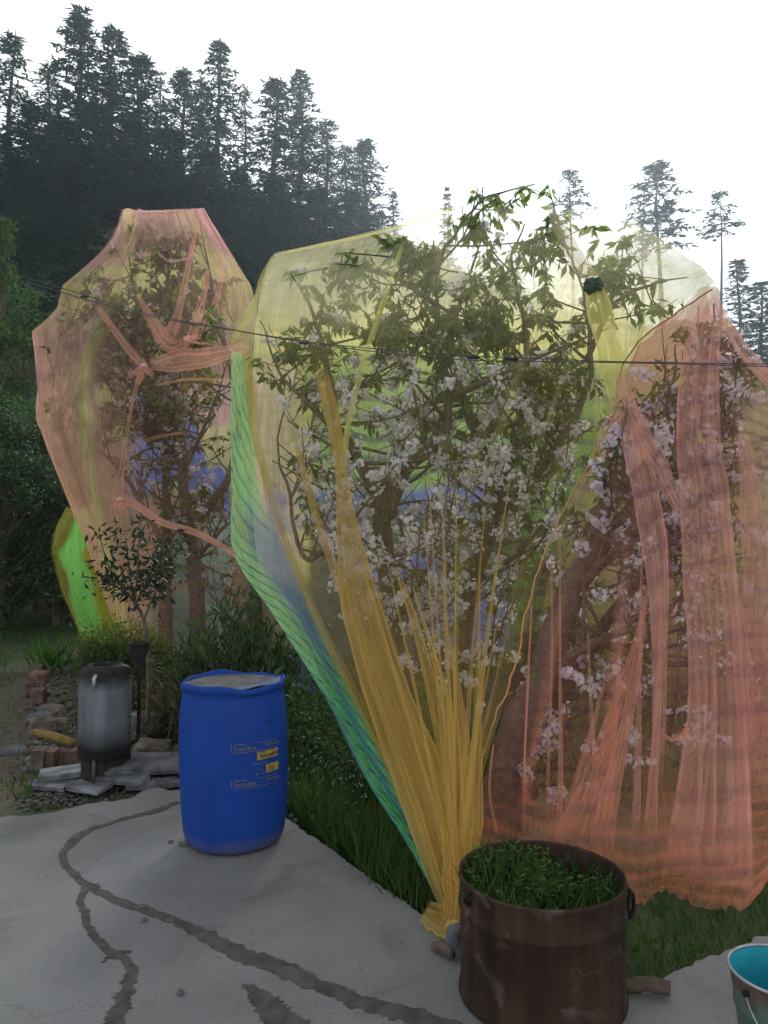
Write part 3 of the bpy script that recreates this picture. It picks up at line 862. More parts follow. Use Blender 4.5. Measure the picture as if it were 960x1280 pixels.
rows_p = [
    [(775, 463, 4.7), (798, 428, 4.55), (825, 404, 4.4), (862, 380, 4.25), (890, 361, 4.15), (908, 405, 4.1), (930, 440, 4.05), (965, 470, 4.1), (1060, 530, 4.2)],
    [(735, 582, 4.55), (790, 545, 4.2), (850, 530, 4.0), (892, 520, 3.9), (940, 530, 3.85), (990, 560, 3.9), (1070, 610, 4.1)],
    [(692, 664, 4.4), (760, 655, 4.0), (830, 648, 3.8), (892, 640, 3.7), (950, 650, 3.7), (1080, 690, 3.9)],
    [(657, 765, 4.25), (740, 770, 3.9), (820, 770, 3.65), (892, 775, 3.55), (955, 785, 3.55), (1085, 800, 3.7)],
    [(628, 885, 4.1), (720, 890, 3.8), (810, 900, 3.55), (892, 905, 3.45), (960, 905, 3.45), (1085, 910, 3.55)],
    [(600, 985, 3.95), (700, 995, 3.7), (800, 1003, 3.5), (892, 1008, 3.4), (955, 1008, 3.4), (1080, 1000, 3.5)],
    [(600, 1050, 3.85), (690, 1070, 3.6), (780, 1082, 3.42), (850, 1080, 3.36), (900, 1085, 3.34), (955, 1062, 3.36), (1080, 1030, 3.45)],
    HEM]


def st_p(U, V, px, py, rd):
    rgb = mixa(PINK, SALMON, sst(560, 1000, py))
    low = sst(960, 1060, py)
    right = sst(905, 940, px) * sst(470, 520, py)
    streak = sst(.74, .96, noise2(U * 34 + 9, V * 1.2, 177)) * sst(.12, .3, V)
    al = .075 + .40 * low * (.45 + .75 * rd) + .30 * right * (1 - .5 * low) + .36 * streak * (1 - low) + .10 * rd
    al = al + .15 * sst(480, 400, py)
    rgb = mixa(rgb, np.array((.95, .68, .48)), right * .7 * sst(900, 700, py))
    return rgb, al


rows_p = [list(r) + [(1135, r[-1][1] + 4, 4.6), (1100, r[-1][1] + 2, 5.5)] for r in rows_p]
net_sheet('net_sheet', np_, M['net_pink'], rows_p, 300, 420, st_p, .04, (18, 1.0), (5, 6), 15, lambda U, V: .5 + .5 * sst(.2, .6, V) + .3 * sst(.85, 1, V), cross=lambda U, V: (.016 * sst(.80, .9, V) * (.3 + noise2(U * 5, V * 9, 4)), 50), fine=.07)
rows_pb = [[(775, 463, 4.8), (830, 405, 4.6), (890, 362, 4.3), (930, 440, 4.4), (965, 470, 4.5), (1060, 530, 4.6)],
           [(740, 560, 5.8), (830, 500, 6.2), (900, 480, 6.2), (980, 520, 6.0), (1070, 600, 5.4)],
           [(690, 700, 6.0), (800, 690, 6.4), (900, 690, 6.4), (980, 700, 6.2), (1090, 720, 5.5)],
           [(670, 860, 6.0), (800, 860, 6.4), (900, 860, 6.4), (980, 860, 6.2), (1090, 860, 5.5)],
           [(670, 980, 6.0), (800, 985, 6.2), (900, 985, 6.2), (980, 985, 6.0), (1090, 985, 5.5)]]


def st_pb(U, V, px, py, rd):
    rgb = mixa(PINK * .9, np.array((.58, .52, .16)), sst(.42, .6, noise2(U * 6, V * 5, 61)) * .9)
    al = .22 + .38 * sst(.45, .7, noise2(U * 7 + 2, V * 3, 63)) + .1 * rd
    return rgb, al * (1 - .4 * sst(700, 900, py))


net_sheet('back_sheet', np_, M['net_pink'], rows_pb, 110, 110, st_pb, .06, (9, 2), (5, 5), 19)
PK = (.93, .48, .39); SM = (.93, .42, .28)
ribbon(np_, [(889, 364, 4.05, 16), (884, 410, 3.9, 36), (876, 470, 3.8, 44), (874, 540, 3.72, 50), (880, 620, 3.62, 58), (884, 700, 3.55, 64), (890, 790, 3.48, 64), (894, 870, 3.42, 62), (890, 950, 3.37, 72), (888, 1010, 3.33, 82), (884, 1060, 3.31, 90), (882, 1100, 3.3, 96)], PK, .52, M['net_pink'], 31, 160, amp=.05, nu=60)
ribbon(np_, [(776, 466, 4.6, 10), (786, 520, 4.2, 26), (803, 600, 3.9, 30), (818, 690, 3.7, 30), (824, 780, 3.55, 20), (825, 870, 3.5, 17), (822, 970, 3.42, 12)], PK, .5, M['net_pink'], 33, 140)
ribbon(np_, [(782, 490, 4.3, 12), (805, 550, 4.0, 24), (832, 600, 3.85, 22), (858, 650, 3.72, 14)], PK, .52, M['net_pink'], 35)
ribbon(np_, [(812, 730, 3.6, 3), (790, 820, 3.62, 9), (762, 910, 3.6, 18), (735, 990, 3.56, 30), (712, 1050, 3.5, 40)], SM, .6, M['net_pink'], 37, amp=.03)
ribbon(np_, [(810, 735, 3.6, 3), (796, 830, 3.55, 10), (780, 920, 3.5, 16), (762, 1000, 3.45, 24), (750, 1060, 3.42, 30)], SM, .52, M['net_pink'], 39, amp=.03)
ribbon(np_, [(762, 830, 3.75, 2), (738, 920, 3.7, 8), (716, 1000, 3.62, 14), (700, 1050, 3.55, 18)], SM, .5, M['net_pink'], 41)
ribbon(np_, [(905, 640, 3.6, 4), (922, 760, 3.5, 12), (930, 860, 3.45, 22), (940, 960, 3.4, 18)], PK, .45, M['net_pink'], 43)
ribbon(np_, [(925, 520, 3.8, 6), (938, 620, 3.65, 24), (948, 720, 3.55, 34), (955, 820, 3.5, 40), (958, 940, 3.4, 36)], PK, .42, M['net_pink'], 45, amp=.03, nu=40)
ribbon(np_, [(890, 363, 4.05, 5), (912, 410, 4.0, 12), (940, 450, 3.95, 16), (990, 500, 3.95, 22), (1050, 560, 4.0, 24)], PK, .6, M['net_pink'], 51)
ribbon(np_, [(665, 745, 4.15, 2), (660, 850, 4.0, 3), (656, 950, 3.85, 3), (655, 1040, 3.8, 3)], SM, .7, seed=53)
ribbon(np_, [(690, 690, 4.2, 2), (690, 820, 3.95, 3), (686, 940, 3.8, 4), (684, 1040, 3.7, 4)], SM, .5, seed=55)
ribbon(np_, [(617, 925, 3.95, 2), (612, 990, 3.85, 3), (622, 1045, 3.8, 4)], SM, .8, seed=57)
ribbon(np_, [(828, 918, 3.5, 4), (842, 924, 3.48, 5), (862, 908, 3.44, 5)], SM, .75, seed=58, nseg=30)
for q in range(8):
    x0 = 706 + q * 33 + rng.uniform(-7, 7); y0 = rng.uniform(560, 800); x1 = x0 + rng.uniform(-26, 14); w0 = rng.uniform(2, 6)
    dd_ = lambda x, y: float(np.interp(y, [560, 700, 850, 1050], [4.0, 3.75, 3.6, 3.45]) + .0011 * max(0, 890 - x)) - .10
    ribbon(np_, [(x0, y0, dd_(x0, y0), 1.5), ((x0 * .6 + x1 * .4), y0 * .6 + 1030 * .4, dd_(x0, y0 * .6 + 412), w0), (x1, 1000, dd_(x1, 1000), w0 * 2.2), (x1 - 3, 1052, dd_(x1, 1052), w0 * 3)], PK if q % 2 else SM, rng.uniform(.35, .6), None, 100 + q, 70, nu=16)
cord(np_, [(891, 362, 4.1), (825, 405, 4.35), (797, 429, 4.5), (776, 463, 4.65), (770, 512, 4.6), (735, 582, 4.5), (692, 664, 4.35), (657, 765, 4.2), (646, 830, 4.12), (612, 915, 4.0), (598, 985, 3.9), (600, 1048, 3.8)], .005, (.62, .32, .15), 'hem_cord', .022, 3)

# --- left, peach pink
nl_ = empty('bird_net', at(230, 860, 9.6))
tag(nl_, 'peach pink bird net tied round the forked tree behind the boiler', 'net')
sil = [(261, 153, 254), (280, 147, 264), (300, 138, 276), (320, 121, 290), (340, 99, 302), (357, 78, 313), (384, 72, 320), (398, 60, 321), (414, 40, 322), (440, 43, 322), (480, 47, 321), (526, 46, 320), (560, 59, 319), (600, 75, 318), (640, 91, 317), (680, 107, 316), (740, 128, 312), (800, 150, 306), (880, 170, 300), (930, 180, 296)]


def hull_rows(sil, d0, bulge):
    rows = []
    for k, (y, xl, xr) in enumerate(sil):
        b = bulge * min(1.0, .25 + (y - sil[0][0]) / 150)
        r = []
        for u in np.linspace(0, 1, 9):
            c = 1 - (2 * u - 1) ** 2
            r.append((xl + (xr - xl) * u, y + (3 if k == 0 and 0 < u < 1 else 0) * math.sin(u * 3.14), d0 - b * c))
        rows.append(r)
    return rows


def st_l(U, V, px, py, rd):
    rgb = mixa(np.array((.93, .52, .50)), np.array((.93, .52, .32)), sst(330, 640, py))
    flank = sst(165, 90, px - .12 * (py - 500)) * sst(360, 430, py)
    yel = np.exp(-((px - np.interp(py, [330, 360, 400, 440, 480, 560, 640, 760], [160, 152, 128, 112, 103, 108, 122, 150])) / 9.0) ** 2)
    top = sst(320, 270, py)
    al = .12 + .40 * flank + .36 * top + .22 * sst(250, 290, px) * sst(440, 380, py) + .12 * sst(.6, .9, noise2(U * 22, V * 1.5, 91))
    al = al + .30 * sst(600, 700, py) * sst(215, 180, px) + .28 * sst(790, 850, py)
    al = al - .05 * sst(470, 500, py) * sst(170, 190, px)
    rgb = mixa(rgb, YEL, np.clip(yel * .75, 0, 1)); al = al + .12 * yel
    return rgb, al


net_sheet('net_sheet', nl_, M['net_peach'], hull_rows(sil, 10.0, 1.15), 200, 260, st_l, .10, (16, 1.4), (5, 6), 25, sharp=True)


def st_lb(U, V, px, py, rd):
    blob = sst(.42, .58, fbm(U * 4, V * 7, 93))
    rgb = mixa(np.array((.90, .52, .42)), YEL, sst(.5, .64, noise2(U * 3, V * 6, 95)))
    inb = sst(462, 485, py) * sst(150, 180, px) * sst(300, 288, px)
    bl = mixa(BLUE * 1.05, np.array((.42, .56, .52)), sst(620, 650, py + 16 * np.sin(px * .08)))
    rgb = mixa(rgb, bl, inb * sst(.3, .5, blob + .35))
    al = .30 + .34 * inb + .15 * sst(300, 330, py) * sst(440, 380, py)
    return rgb, al


net_sheet('back_sheet', nl_, M['net_yellow'], hull_rows(sil, 10.2, -1.2), 130, 150, st_lb, .05, (9, 1.5), (5, 6), 27, sharp=True)
LR = (.92, .46, .35)
ribbon(nl_, [(120, 380, 9.2, 4.3), (145, 415, 9.0, 8.6), (168, 445, 8.9, 10.1), (180, 458, 8.85, 7.2)], LR, .7, seed=61, nseg=50)
ribbon(nl_, [(248, 275, 9.6, 3.6), (236, 330, 9.2, 6.5), (224, 385, 8.95, 10.1), (212, 425, 8.85, 18.7)], LR, .55, seed=63, nseg=60)
ribbon(nl_, [(152, 266, 9.7, 2.9), (152, 320, 9.4, 3.6), (148, 370, 9.2, 3.6)], (.66, .38, .34), .55, seed=64, nseg=50)
ribbon(nl_, [(262, 330, 9.3, 2.9), (254, 370, 9.1, 8.6), (244, 410, 8.9, 13.0), (236, 430, 8.85, 8.6)], LR, .5, seed=65, nseg=50)
ribbon(nl_, [(280, 320, 9.4, 2.9), (272, 370, 9.1, 7.2), (252, 420, 8.85, 11.5)], LR, .4, seed=66, nseg=50)
ribbon(nl_, [(170, 365, 9.1, 2.9), (190, 400, 8.95, 13.0), (212, 430, 8.85, 18.7), (228, 428, 8.82, 7.2)], LR, .6, seed=67, nseg=50)
ribbon(nl_, [(182, 456, 8.82, 10.1), (220, 452, 8.8, 27.0), (262, 446, 8.85, 23.0), (312, 432, 9.3, 11.5)], LR, .6, seed=69, nseg=70, nu=40)
ribbon(nl_, [(190, 482, 8.85, 2.9), (240, 474, 8.8, 4.3), (315, 478, 9.3, 2.9)], (.70, .44, .2), .6, seed=71, nseg=50)
ribbon(nl_, [(176, 460, 8.85, 5.8), (164, 510, 8.85, 3.6), (156, 560, 8.85, 4.3), (150, 600, 8.85, 8.6), (146, 628, 8.85, 13.0)], LR, .55, seed=73, nseg=60)
ribbon(nl_, [(142, 618, 8.85, 11.5), (172, 632, 8.8, 9.4), (202, 652, 8.75, 8.6), (250, 668, 8.75, 8.6), (304, 700, 9.2, 5.8)], LR, .72, seed=75, nseg=70)
ribbon(nl_, [(152, 566, 8.85, 2.2), (190, 548, 8.8, 4.3), (232, 540, 8.8, 3.6)], (.62, .34, .24), .6, seed=77, nseg=40)
ribbon(nl_, [(150, 264, 9.75, 2.2), (200, 264, 9.7, 2.9), (256, 261, 9.75, 2.2)], (.72, .45, .42), .6, seed=79, nseg=50)
ribbon(nl_, [(172, 268, 9.6, 1.4), (195, 285, 9.4, 2.9), (212, 296, 9.3, 2.9), (234, 282, 9.4, 2.2)], (.70, .48, .40), .5, seed=80, nseg=40)
ribbon(nl_, [(195, 312, 9.3, 1.4), (212, 326, 9.2, 2.9), (240, 322, 9.2, 2.9)], (.70, .44, .36), .6, seed=82, nseg=40)
for q, (a_, b_) in enumerate([((180, 458), (160, 472)), ((180, 458), (172, 482)), ((180, 458), (192, 470)), ((236, 425), (252, 418)), ((236, 425), (226, 436)), ((236, 425), (262, 428)), ((150, 625), (140, 640)), ((150, 625), (158, 645))]):
    ribbon(nl_, [(*a_, 8.76, 3), ((a_[0] + b_[0]) / 2, (a_[1] + b_[1]) / 2, 8.7, 8), (*b_, 8.74, 4)], LR, .7, seed=200 + q, nseg=24, amp=.03)
knot(nl_, at(180, 458, 8.8), .035, (.80, .45, .35), 3)
knot(nl_, at(236, 425, 8.78), .05, (.82, .42, .33), 5)
knot(nl_, at(150, 625, 8.8), .03, (.80, .48, .37), 6)
# leafy shoot sticking out over the knot belongs to the tree; see below

# --- striped green and blue net (front strip and back of the middle tree)
ng_ = empty('bird_net', at(548, 1130, 3.4))
tag(ng_, 'bright green net with dark blue stripes pulled slanting beside the blue drum', 'net')
rows_g = [
    [(288, 442, 5.75), (296, 440, 5.7), (304, 446, 5.65)],
    [(287, 520, 5.75), (298, 520, 5.6), (314, 530, 5.55)],
    [(287, 610, 5.75), (300, 610, 5.6), (324, 612, 5.5)],
    [(289, 688, 5.7), (312, 686, 5.5), (352, 680, 5.3)],
    [(340, 768, 5.2), (362, 768, 5.1), (398, 772, 4.95)],
    [(402, 868, 4.7), (420, 868, 4.6), (444, 872, 4.5)],
    [(456, 975, 4.2), (474, 977, 4.1), (498, 982, 4.0)],
    [(500, 1045, 3.8), (518, 1050, 3.7), (540, 1060, 3.6)],
    [(545, 1125, 3.42), (554, 1132, 3.38), (563, 1138, 3.34)]]


def st_g(U, V, px, py, rd):
    side = U
    mid = sst(600, 690, py) * sst(900, 780, py)
    rgb = mixa(LIME, np.array((.20, .34, .52)), sst(.30, .65, U) * mid * .95)
    rgb = mixa(rgb, mixa(np.array((.24, .72, .34)), np.array((.16, .40, .50)), sst(.45, .65, noise2(U * 5, V * 2, 5)) * .8), sst(760, 900, py))
    al = .62 + .2 * rd - .22 * mid * sst(.3, .7, U) + .15 * sst(800, 950, py) + .1 * sst(.25, .0, U)
    return rgb, al


net_sheet('net_sheet', ng_, M['net_stripe'], rows_g, 70, 260, st_g, .05, (6, 1.0), (1.0, 5.5), 35)
rows_gb = [[(318, 415, 7.5), (400, 420, 8.3), (500, 425, 8.5), (620, 440, 8.5), (760, 440, 8.5), (860, 450, 8.2)],
           [(318, 520, 7.4), (400, 520, 8.2), (500, 530, 8.4), (620, 540, 8.4), (760, 560, 8.4), (860, 570, 8.2)],
           [(330, 600, 7.2), (400, 600, 8.0), (500, 610, 8.2), (610, 590, 8.3), (740, 640, 8.4), (860, 670, 8.2)],
           [(352, 720, 7.0), (400, 730, 7.8), (500, 740, 8.0), (600, 720, 8.2), (730, 740, 8.3), (860, 770, 8.2)],
           [(368, 848, 6.9), (420, 850, 7.4), (500, 860, 7.7), (600, 860, 7.9), (720, 850, 8.2), (850, 860, 8.2)],
           [(378, 852, 6.85), (440, 930, 7.2), (510, 950, 7.4), (600, 950, 7.6), (720, 930, 8.0), (840, 930, 8.0)]]


def st_gb(U, V, px, py, rd):
    yb = np.interp(px, [320, 400, 500, 610, 640, 900], [608, 612, 618, 592, 560, 560])
    fb = sst(-6, 6, py - yb)
    rgb = mixa(np.array((.30, .50, .20)), BLUE * .95, fb)
    rgb = mixa(rgb, np.array((.18, .36, .10)), sst(620, 650, px))
    al = .60 + .12 * rd
    al = al * (1 - .45 * sst(610, 650, px)) * (1 - .85 * sst(600, 660, py) * sst(.40, .52, fbm(U * 6, V * 7, 97)))
    al = al * (1 - .4 * sst(400, 372, px) * sst(800, 760, py))
    return rgb, al


net_sheet('back_sheet', ng_, M['net_back'], rows_gb, 170, 170, st_gb, .08, (8, 2), (6, 6), 37)

# --- green and yellow net bag far left
nb_ = empty('bird_net', at(120, 812, 10.6))
tag(nb_, 'small lime green and mustard net showing left of the peach pink net', 'net')
sil_b = [(634, 84, 108), (660, 70, 122), (690, 66, 132), (740, 76, 146), (785, 96, 156), (818, 112, 164)]


def st_b(U, V, px, py, rd):
    x = (px - np.interp(py, [634, 690, 740, 785, 818], [84, 66, 76, 96, 112]))
    x = x + 14 * (noise2(V * 6, V * 0, 3) - .5)
    g = sst(4, 12, x) * sst(44, 34, x)
    rgb = mixa(np.array((.42, .38, .08)), np.array((.34, .84, .20)), g)
    rgb = mixa(rgb, np.array((.55, .55, .05)), sst(34, 46, x))
    return rgb, .30 + .42 * sst(4, 16, x) * (.4 + .6 * sst(.3, .6, noise2(U * 4, V * 5, 15))) + .15 * rd


net_sheet('net_sheet', nb_, M['net'], hull_rows(sil_b, 10.9, .5), 60, 90, st_b, .08, (8, 3), (2, 3), 45)
net_sheet('back_sheet', nb_, M['net'], hull_rows(sil_b, 10.95, -.4), 40, 60, st_b, .08, (6, 3), (2, 3), 47)

# ------------------------------------------------------------------ blue plastic drum
m, t, out = nt('blue plastic')
oc = N(t, 'ShaderNodeTexCoord').outputs['Object']
sz = N(t, 'ShaderNodeSeparateXYZ'); t.links.new(oc, sz.inputs[0])
c1, f1 = noise_ramp(t, (.002, .042, .27), (.004, .058, .36), 3.5, .3, .7, oc, 6)
c2, f2 = noise_ramp(t, (1, 1, 1), (.45, .5, .5), 9, .64, .76, oc, 6, .8)
col = mixc(t, c1, c2, .7, 'MULTIPLY')
dirt = math_(t, 'MULTIPLY', rampf(t, sz.outputs['Z'], .10, .01, 0, .75), rampf(t, f1, .35, .6, .4, 1))
col = mixc(t, col, (.17, .16, .15), dirt)
mp = N(t, 'ShaderNodeMapping'); mp.inputs['Scale'].default_value = (14, 14, .7); t.links.new(oc, mp.inputs['Vector'])
c3, f3 = noise_ramp(t, (0, 0, 0), (1, 1, 1), 1.6, .5, .75, mp.outputs[0], 6)
col = mixc(t, col, (.05, .09, .22), math_(t, 'MULTIPLY', f3, .35))
finish(t, out, col, rampf(t, f1, .3, .7, .45, .65), f3, .12, .01, 0.0, .13)
M['blue'] = m
M['sack'] = simple('grey dusty sheet', (.13, .125, .125), (.21, .205, .205), 14, .9, .5, .01)
M['film'] = simple('pale blue film', (.10, .16, .28), (.16, .22, .32), 9, .45, .3, .01)
M['print'] = simple('yellow print', (.45, .30, .05), (.24, .18, .08), 35, .7)
M['print_dull'] = simple('dull yellow print', (.27, .225, .12), (.10, .12, .17), 45, .7)
M['scuff'] = simple('dark scuff', (.008, .012, .04), (.01, .02, .07), 60, .8)

bl = at(296, 700, 4.2); dr = empty('plastic_drum', (bl[0], 4.2, 0))
tag(dr, 'scuffed blue plastic drum standing at the corner of the concrete', 'drum')
prof = [(.0, .004), (.22, .004), (.245, .012), (.262, .035), (.272, .075), (.280, .15), (.286, .27), (.290, .42), (.289, .56), (.284, .68), (.277, .755), (.270, .79), (.266, .815), (.272, .822),
        (.279, .828), (.281, .842), (.279, .856), (.272, .861), (.262, .858), (.256, .845), (.254, .80), (.252, .77), (0, .768)]
mb = MB().lathe(prof, 72)
Vd = np.concatenate(mb.V); an = np.arctan2(Vd[:, 1], Vd[:, 0])
lipk = sst(.78, .86, Vd[:, 2])
Vd[:, 2] += lipk * .010 * np.sin(an * 3 + 1.2) + lipk * .005 * np.sin(an * 7)
Vd[:, :2] *= (1 + .008 * np.sin(an * 2 + .4) * sst(.1, .5, Vd[:, 2]))[:, None]
Vd[:, 0] += -.012 * sst(0, .86, Vd[:, 2])
mb.V = [Vd]
mb.build('body', M['blue'], dr, True)
n = 40
rr = np.linspace(0, 1, 16); aa = np.linspace(0, 2 * math.pi, n, endpoint=False)
RR, AA = np.meshgrid(rr, aa, indexing='ij')
x = RR * .263 * np.cos(AA) - .012; y = RR * .263 * np.sin(AA)
z = .822 + .022 * RR ** 3 + .016 * (fbm(x * 9, y * 9, 4) - .5) + .018 * np.exp(-((x + .02) ** 2 + (y - .02) ** 2) / .02)
i, j = np.meshgrid(np.arange(15), np.arange(n), indexing='ij'); i = i.ravel(); j = j.ravel(); k = (j + 1) % n
MB().add(np.stack([x, y, z], -1).reshape(-1, 3), [np.stack([i * n + j, (i + 1) * n + j, (i + 1) * n + k, i * n + k], 1)]).build('cover_sheet', M['sack'], dr, True)
# crescent of pale film folded over the right side of the top
cv = []
for u in np.linspace(0, 1, 30):
    a = -1.7 + u * 2.25
    for w in np.linspace(0, 1, 8):
        wid = .155 * math.sin(math.pi * u) ** .7
        r_ = .258 - w * wid
        zz = .849 + .010 * math.sin(w * 3.1) + .006 * math.sin(a * 6 + w * 3) - .022 * w
        cv.append((r_ * math.cos(a) - .012, r_ * math.sin(a), zz + .004))
i, j = np.meshgrid(np.arange(29), np.arange(7), indexing='ij'); i = i.ravel(); j = j.ravel()
MB().add(cv, [np.stack([i * 8 + j, (i + 1) * 8 + j, (i + 1) * 8 + j + 1, i * 8 + j + 1], 1)]).build('film_flap', M['film'], dr, True)


def text_verts(s, size):
    cu = bpy.data.curves.new('lettering', 'FONT'); cu.body = s; cu.size = size; cu.resolution_u = 2
    ob = bpy.data.objects.new('lettering', cu); COL.objects.link(ob)
    dg = bpy.context.evaluated_depsgraph_get(); dg.update()
    me = bpy.data.meshes.new_from_object(ob.evaluated_get(dg))
    V = np.array([v.co[:] for v in me.vertices]); Fs = [list(p.vertices) for p in me.polygons]
    bpy.data.objects.remove(ob); bpy.data.curves.remove(cu); bpy.data.meshes.remove(me)
    return V, Fs


def drum_r(z):
    return np.interp(z, [p[1] for p in prof[:14]], [p[0] for p in prof[:14]])


def wrap(V, s0, z0, lift=.0025):
    """lay flat marks (x along the drum, y up) on the drum's side; s = arc length from the side facing the yard"""
    z = z0 + V[:, 1]; r = drum_r(z) + lift
    phi = (s0 + V[:, 0]) / .288
    return np.stack([r * np.sin(phi) - .012 * sst(0, .86, z), -r * np.cos(phi), z], -1)


def strip_mark(s0, s1, z0, z1, mat, name, n=16):
    xs_ = np.linspace(0, s1 - s0, n)
    V = np.concatenate([np.stack([xs_, np.zeros(n), xs_ * 0], 1), np.stack([xs_, np.full(n, z1 - z0), xs_ * 0], 1)])
    k = np.arange(n - 1)
    me = mesh_np(name, wrap(V, s0, z0), [np.stack([k, k + 1, n + k + 1, n + k], 1)], None); me.materials.append(mat)
    return link(name, me, dr)


def word(s, size, s0, z0, mat, lift=.0035, stretch=1.0):
    V, Fs = text_verts(s, size); V[:, 0] *= stretch
    me = bpy.data.meshes.new('lettering'); me.from_pydata(wrap(V, s0, z0, lift).tolist(), [], Fs); me.materials.append(mat)
    return link('lettering', me, dr)


for zb in (.545, .365):
    strip_mark(.042, .045, zb - .006, zb + .034, M['print_dull'], 'printed_bar', 2)
    strip_mark(.055, .30, zb - .010, zb - .0075, M['print_dull'], 'printed_line')
    strip_mark(.17, .30, zb + .030, zb + .0325, M['print_dull'], 'printed_line')
    word('bondex', .036, .056, zb, M['print_dull'], stretch=1.05)
    word('bondex', .030, .225, zb + .006, M['print_dull'], stretch=1.1)
    strip_mark(.06, .12, zb + .029, zb + .033, M['print_dull'], 'printed_line', 8)
strip_mark(.175, .315, .488, .528, M['print'], 'printed_panel')
word('bondex', .034, .19, .496, M['scuff'], .005, 1.2)
strip_mark(.225, .315, .415, .458, M['print'], 'printed_panel')
word('20', .032, .245, .424, M['scuff'], .005)
word('bondex  fluid', .016, .15, .466, M['print_dull'])
word('60 kg', .018, .165, .436, M['print_dull'])
word('IN   20', .018, .165, .412, M['print_dull'])
word('77', .03, .24, .655, M['scuff'])

# ------------------------------------------------------------------ rusty half drum with plants
m, t, out = nt('rusted painted steel')
oc = N(t, 'ShaderNodeTexCoord').outputs['Object']
c1, f1 = noise_ramp(t, (.026, .017, .013), (.075, .040, .027), 4.5, .3, .7, oc, 8, .6)
c2, f2 = noise_ramp(t, (1, 1, 1), (.40, .42, .46), 2.4, .48, .66, oc, 8, 1.0)
c3, f3 = noise_ramp(t, (0, 0, 0), (1, 1, 1), 9, .60, .68, oc, 8, .9)
mp = N(t, 'ShaderNodeMapping'); mp.inputs['Scale'].default_value = (11, 11, .8); t.links.new(oc, mp.inputs['Vector'])
c4, f4 = noise_ramp(t, (.42, .42, .45), (1.3, 1.22, 1.15), 1.5, .35, .65, mp.outputs[0], 6)
col = mixc(t, mixc(t, c1, c2, .5, 'MULTIPLY'), c4, .8, 'MULTIPLY')
col = mixc(t, col, (.15, .135, .125), math_(t, 'MULTIPLY', c3, .35))
finish(t, out, col, rampf(t, f2, .3, .7, .72, .92), f1, .4, .006, .1, .25)
M['rust'] = m
M['iron'] = simple('dark forged iron', (.012, .011, .011), (.04, .03, .026), 30, .6, .4, .004, .6)
M['soil'] = simple('dark soil', (.025, .02, .014), (.06, .05, .035), 30, .95, .8, .02)

rc = at(676, 1090, 2.78); RD = empty('steel_drum', (rc[0], 2.78, 0))
tag(RD, 'rusty brown half drum planter with an iron ring handle, full of weeds', 'drum')
Hr = .425
mb = MB().lathe([(0, .004), (.283, .004), (.292, .008), (.293, .02), (.286, .028), (.2855, .12), (.287, .30), (.2935, .308), (.2945, .315), (.2935, .322), (.288, .33), (.288, .405), (.292, .412), (.293, .42), (.290, .426), (.284, .424), (.283, .41), (.281, .33), (.281, .02)], 80)
Vd = np.concatenate(mb.V); an = np.arctan2(Vd[:, 1], Vd[:, 0])
dent = 1 + .006 * np.sin(an * 3 + 2) * Vd[:, 2] / .4 - .014 * np.exp(-((an + 1.2) / .35) ** 2 - ((Vd[:, 2] - .2) / .1) ** 2)
Vd[:, :2] *= dent[:, None]; Vd[:, 0] *= 1.01
mb.V = [Vd]; mb.build('body', M['rust'], RD, True)


def lug(ang, z, ring=True):
    c = np.array([math.cos(ang), math.sin(ang), 0]); tdir = np.array([-math.sin(ang), math.cos(ang), 0])
    p0 = c * .288 + np.array([0, 0, z])
    l = MB()
    th = np.linspace(0, math.pi, 9)
    l.tube([p0 + np.array([0, 0, .028]) * math.cos(a) * .7 + c * .024 * math.sin(a) for a in th], .007, 8)
    h = l.build('handle_bracket', M['iron'], RD, True)
    if ring:
        th = np.linspace(0, 2 * math.pi, 25)
        q = MB(); cc_ = p0 + c * .02 + np.array([0, 0, -.035])
        q.tube([cc_ + tdir * .014 * math.cos(a) * 1.0 + np.array([0, 0, .042]) * math.sin(a) + c * .010 * math.cos(a) for a in th], .0075, 8, cap=False)
        o = q.build('ring', M['iron'], RD, True); o.parent = h


lug(-.22, .375)
lug(math.pi + .42, .385, False)
n = 44
RR, AA = np.meshgrid(np.linspace(0, 1, 14), np.linspace(0, 2 * math.pi, n, endpoint=False), indexing='ij')
x = RR * .279 * np.cos(AA); y = RR * .279 * np.sin(AA); z = .315 + .03 * (fbm(x * 8, y * 8, 6) - .5) - .02 * RR + .03 * sst(.1, -.25, x)
i, j = np.meshgrid(np.arange(13), np.arange(n), indexing='ij'); i = i.ravel(); j = j.ravel(); k = (j + 1) % n
o = MB().add(np.stack([x, y, z], -1).reshape(-1, 3), [np.stack([i * n + j, (i + 1) * n + j, (i + 1) * n + k, i * n + k], 1)]).build('soil', M['soil'], None, True)
o.location = RD.location; tag(o, 'dark soil filling the rusty half drum', 'soil', None, 'stuff')
# weeds in the drum
mb = MB(); nb = 1500
r_ = np.sqrt(rng.random(nb)) * .275; a_ = rng.random(nb) * 6.283
p = np.stack([r_ * np.cos(a_), r_ * np.sin(a_), .31 + .02 * rng.random(nb)], 1)
dens = sst(.30, .52, fbm(p[:, 0] * 7 + 5, p[:, 1] * 7, 8)) * (1 - .85 * sst(.10, .02, np.hypot(p[:, 0] - .02, p[:, 1] + .14)))
p = p[rng.random(nb) < .25 + .75 * dens]; nb = len(p)
d = rand_dirs(nb) * .55; d[:, 2] = 1
g = rng.uniform(.5, 1.9, nb)[:, None] * np.array([[.040, .090, .018]])
hgt = rng.uniform(.03, .10, nb) * (1 + 1.1 * sst(.05, -.2, p[:, 0] - .4 * p[:, 1]) * rng.random(nb))
sc = np.stack([np.full(nb, .007), hgt * .8, hgt], 1)
inst(mb, *BLADE, p, frames(d, rng.random(nb) * 6.28), sc, g)
nl = 4200
r_ = np.sqrt(rng.random(nl)) * .27; a_ = rng.random(nl) * 6.283
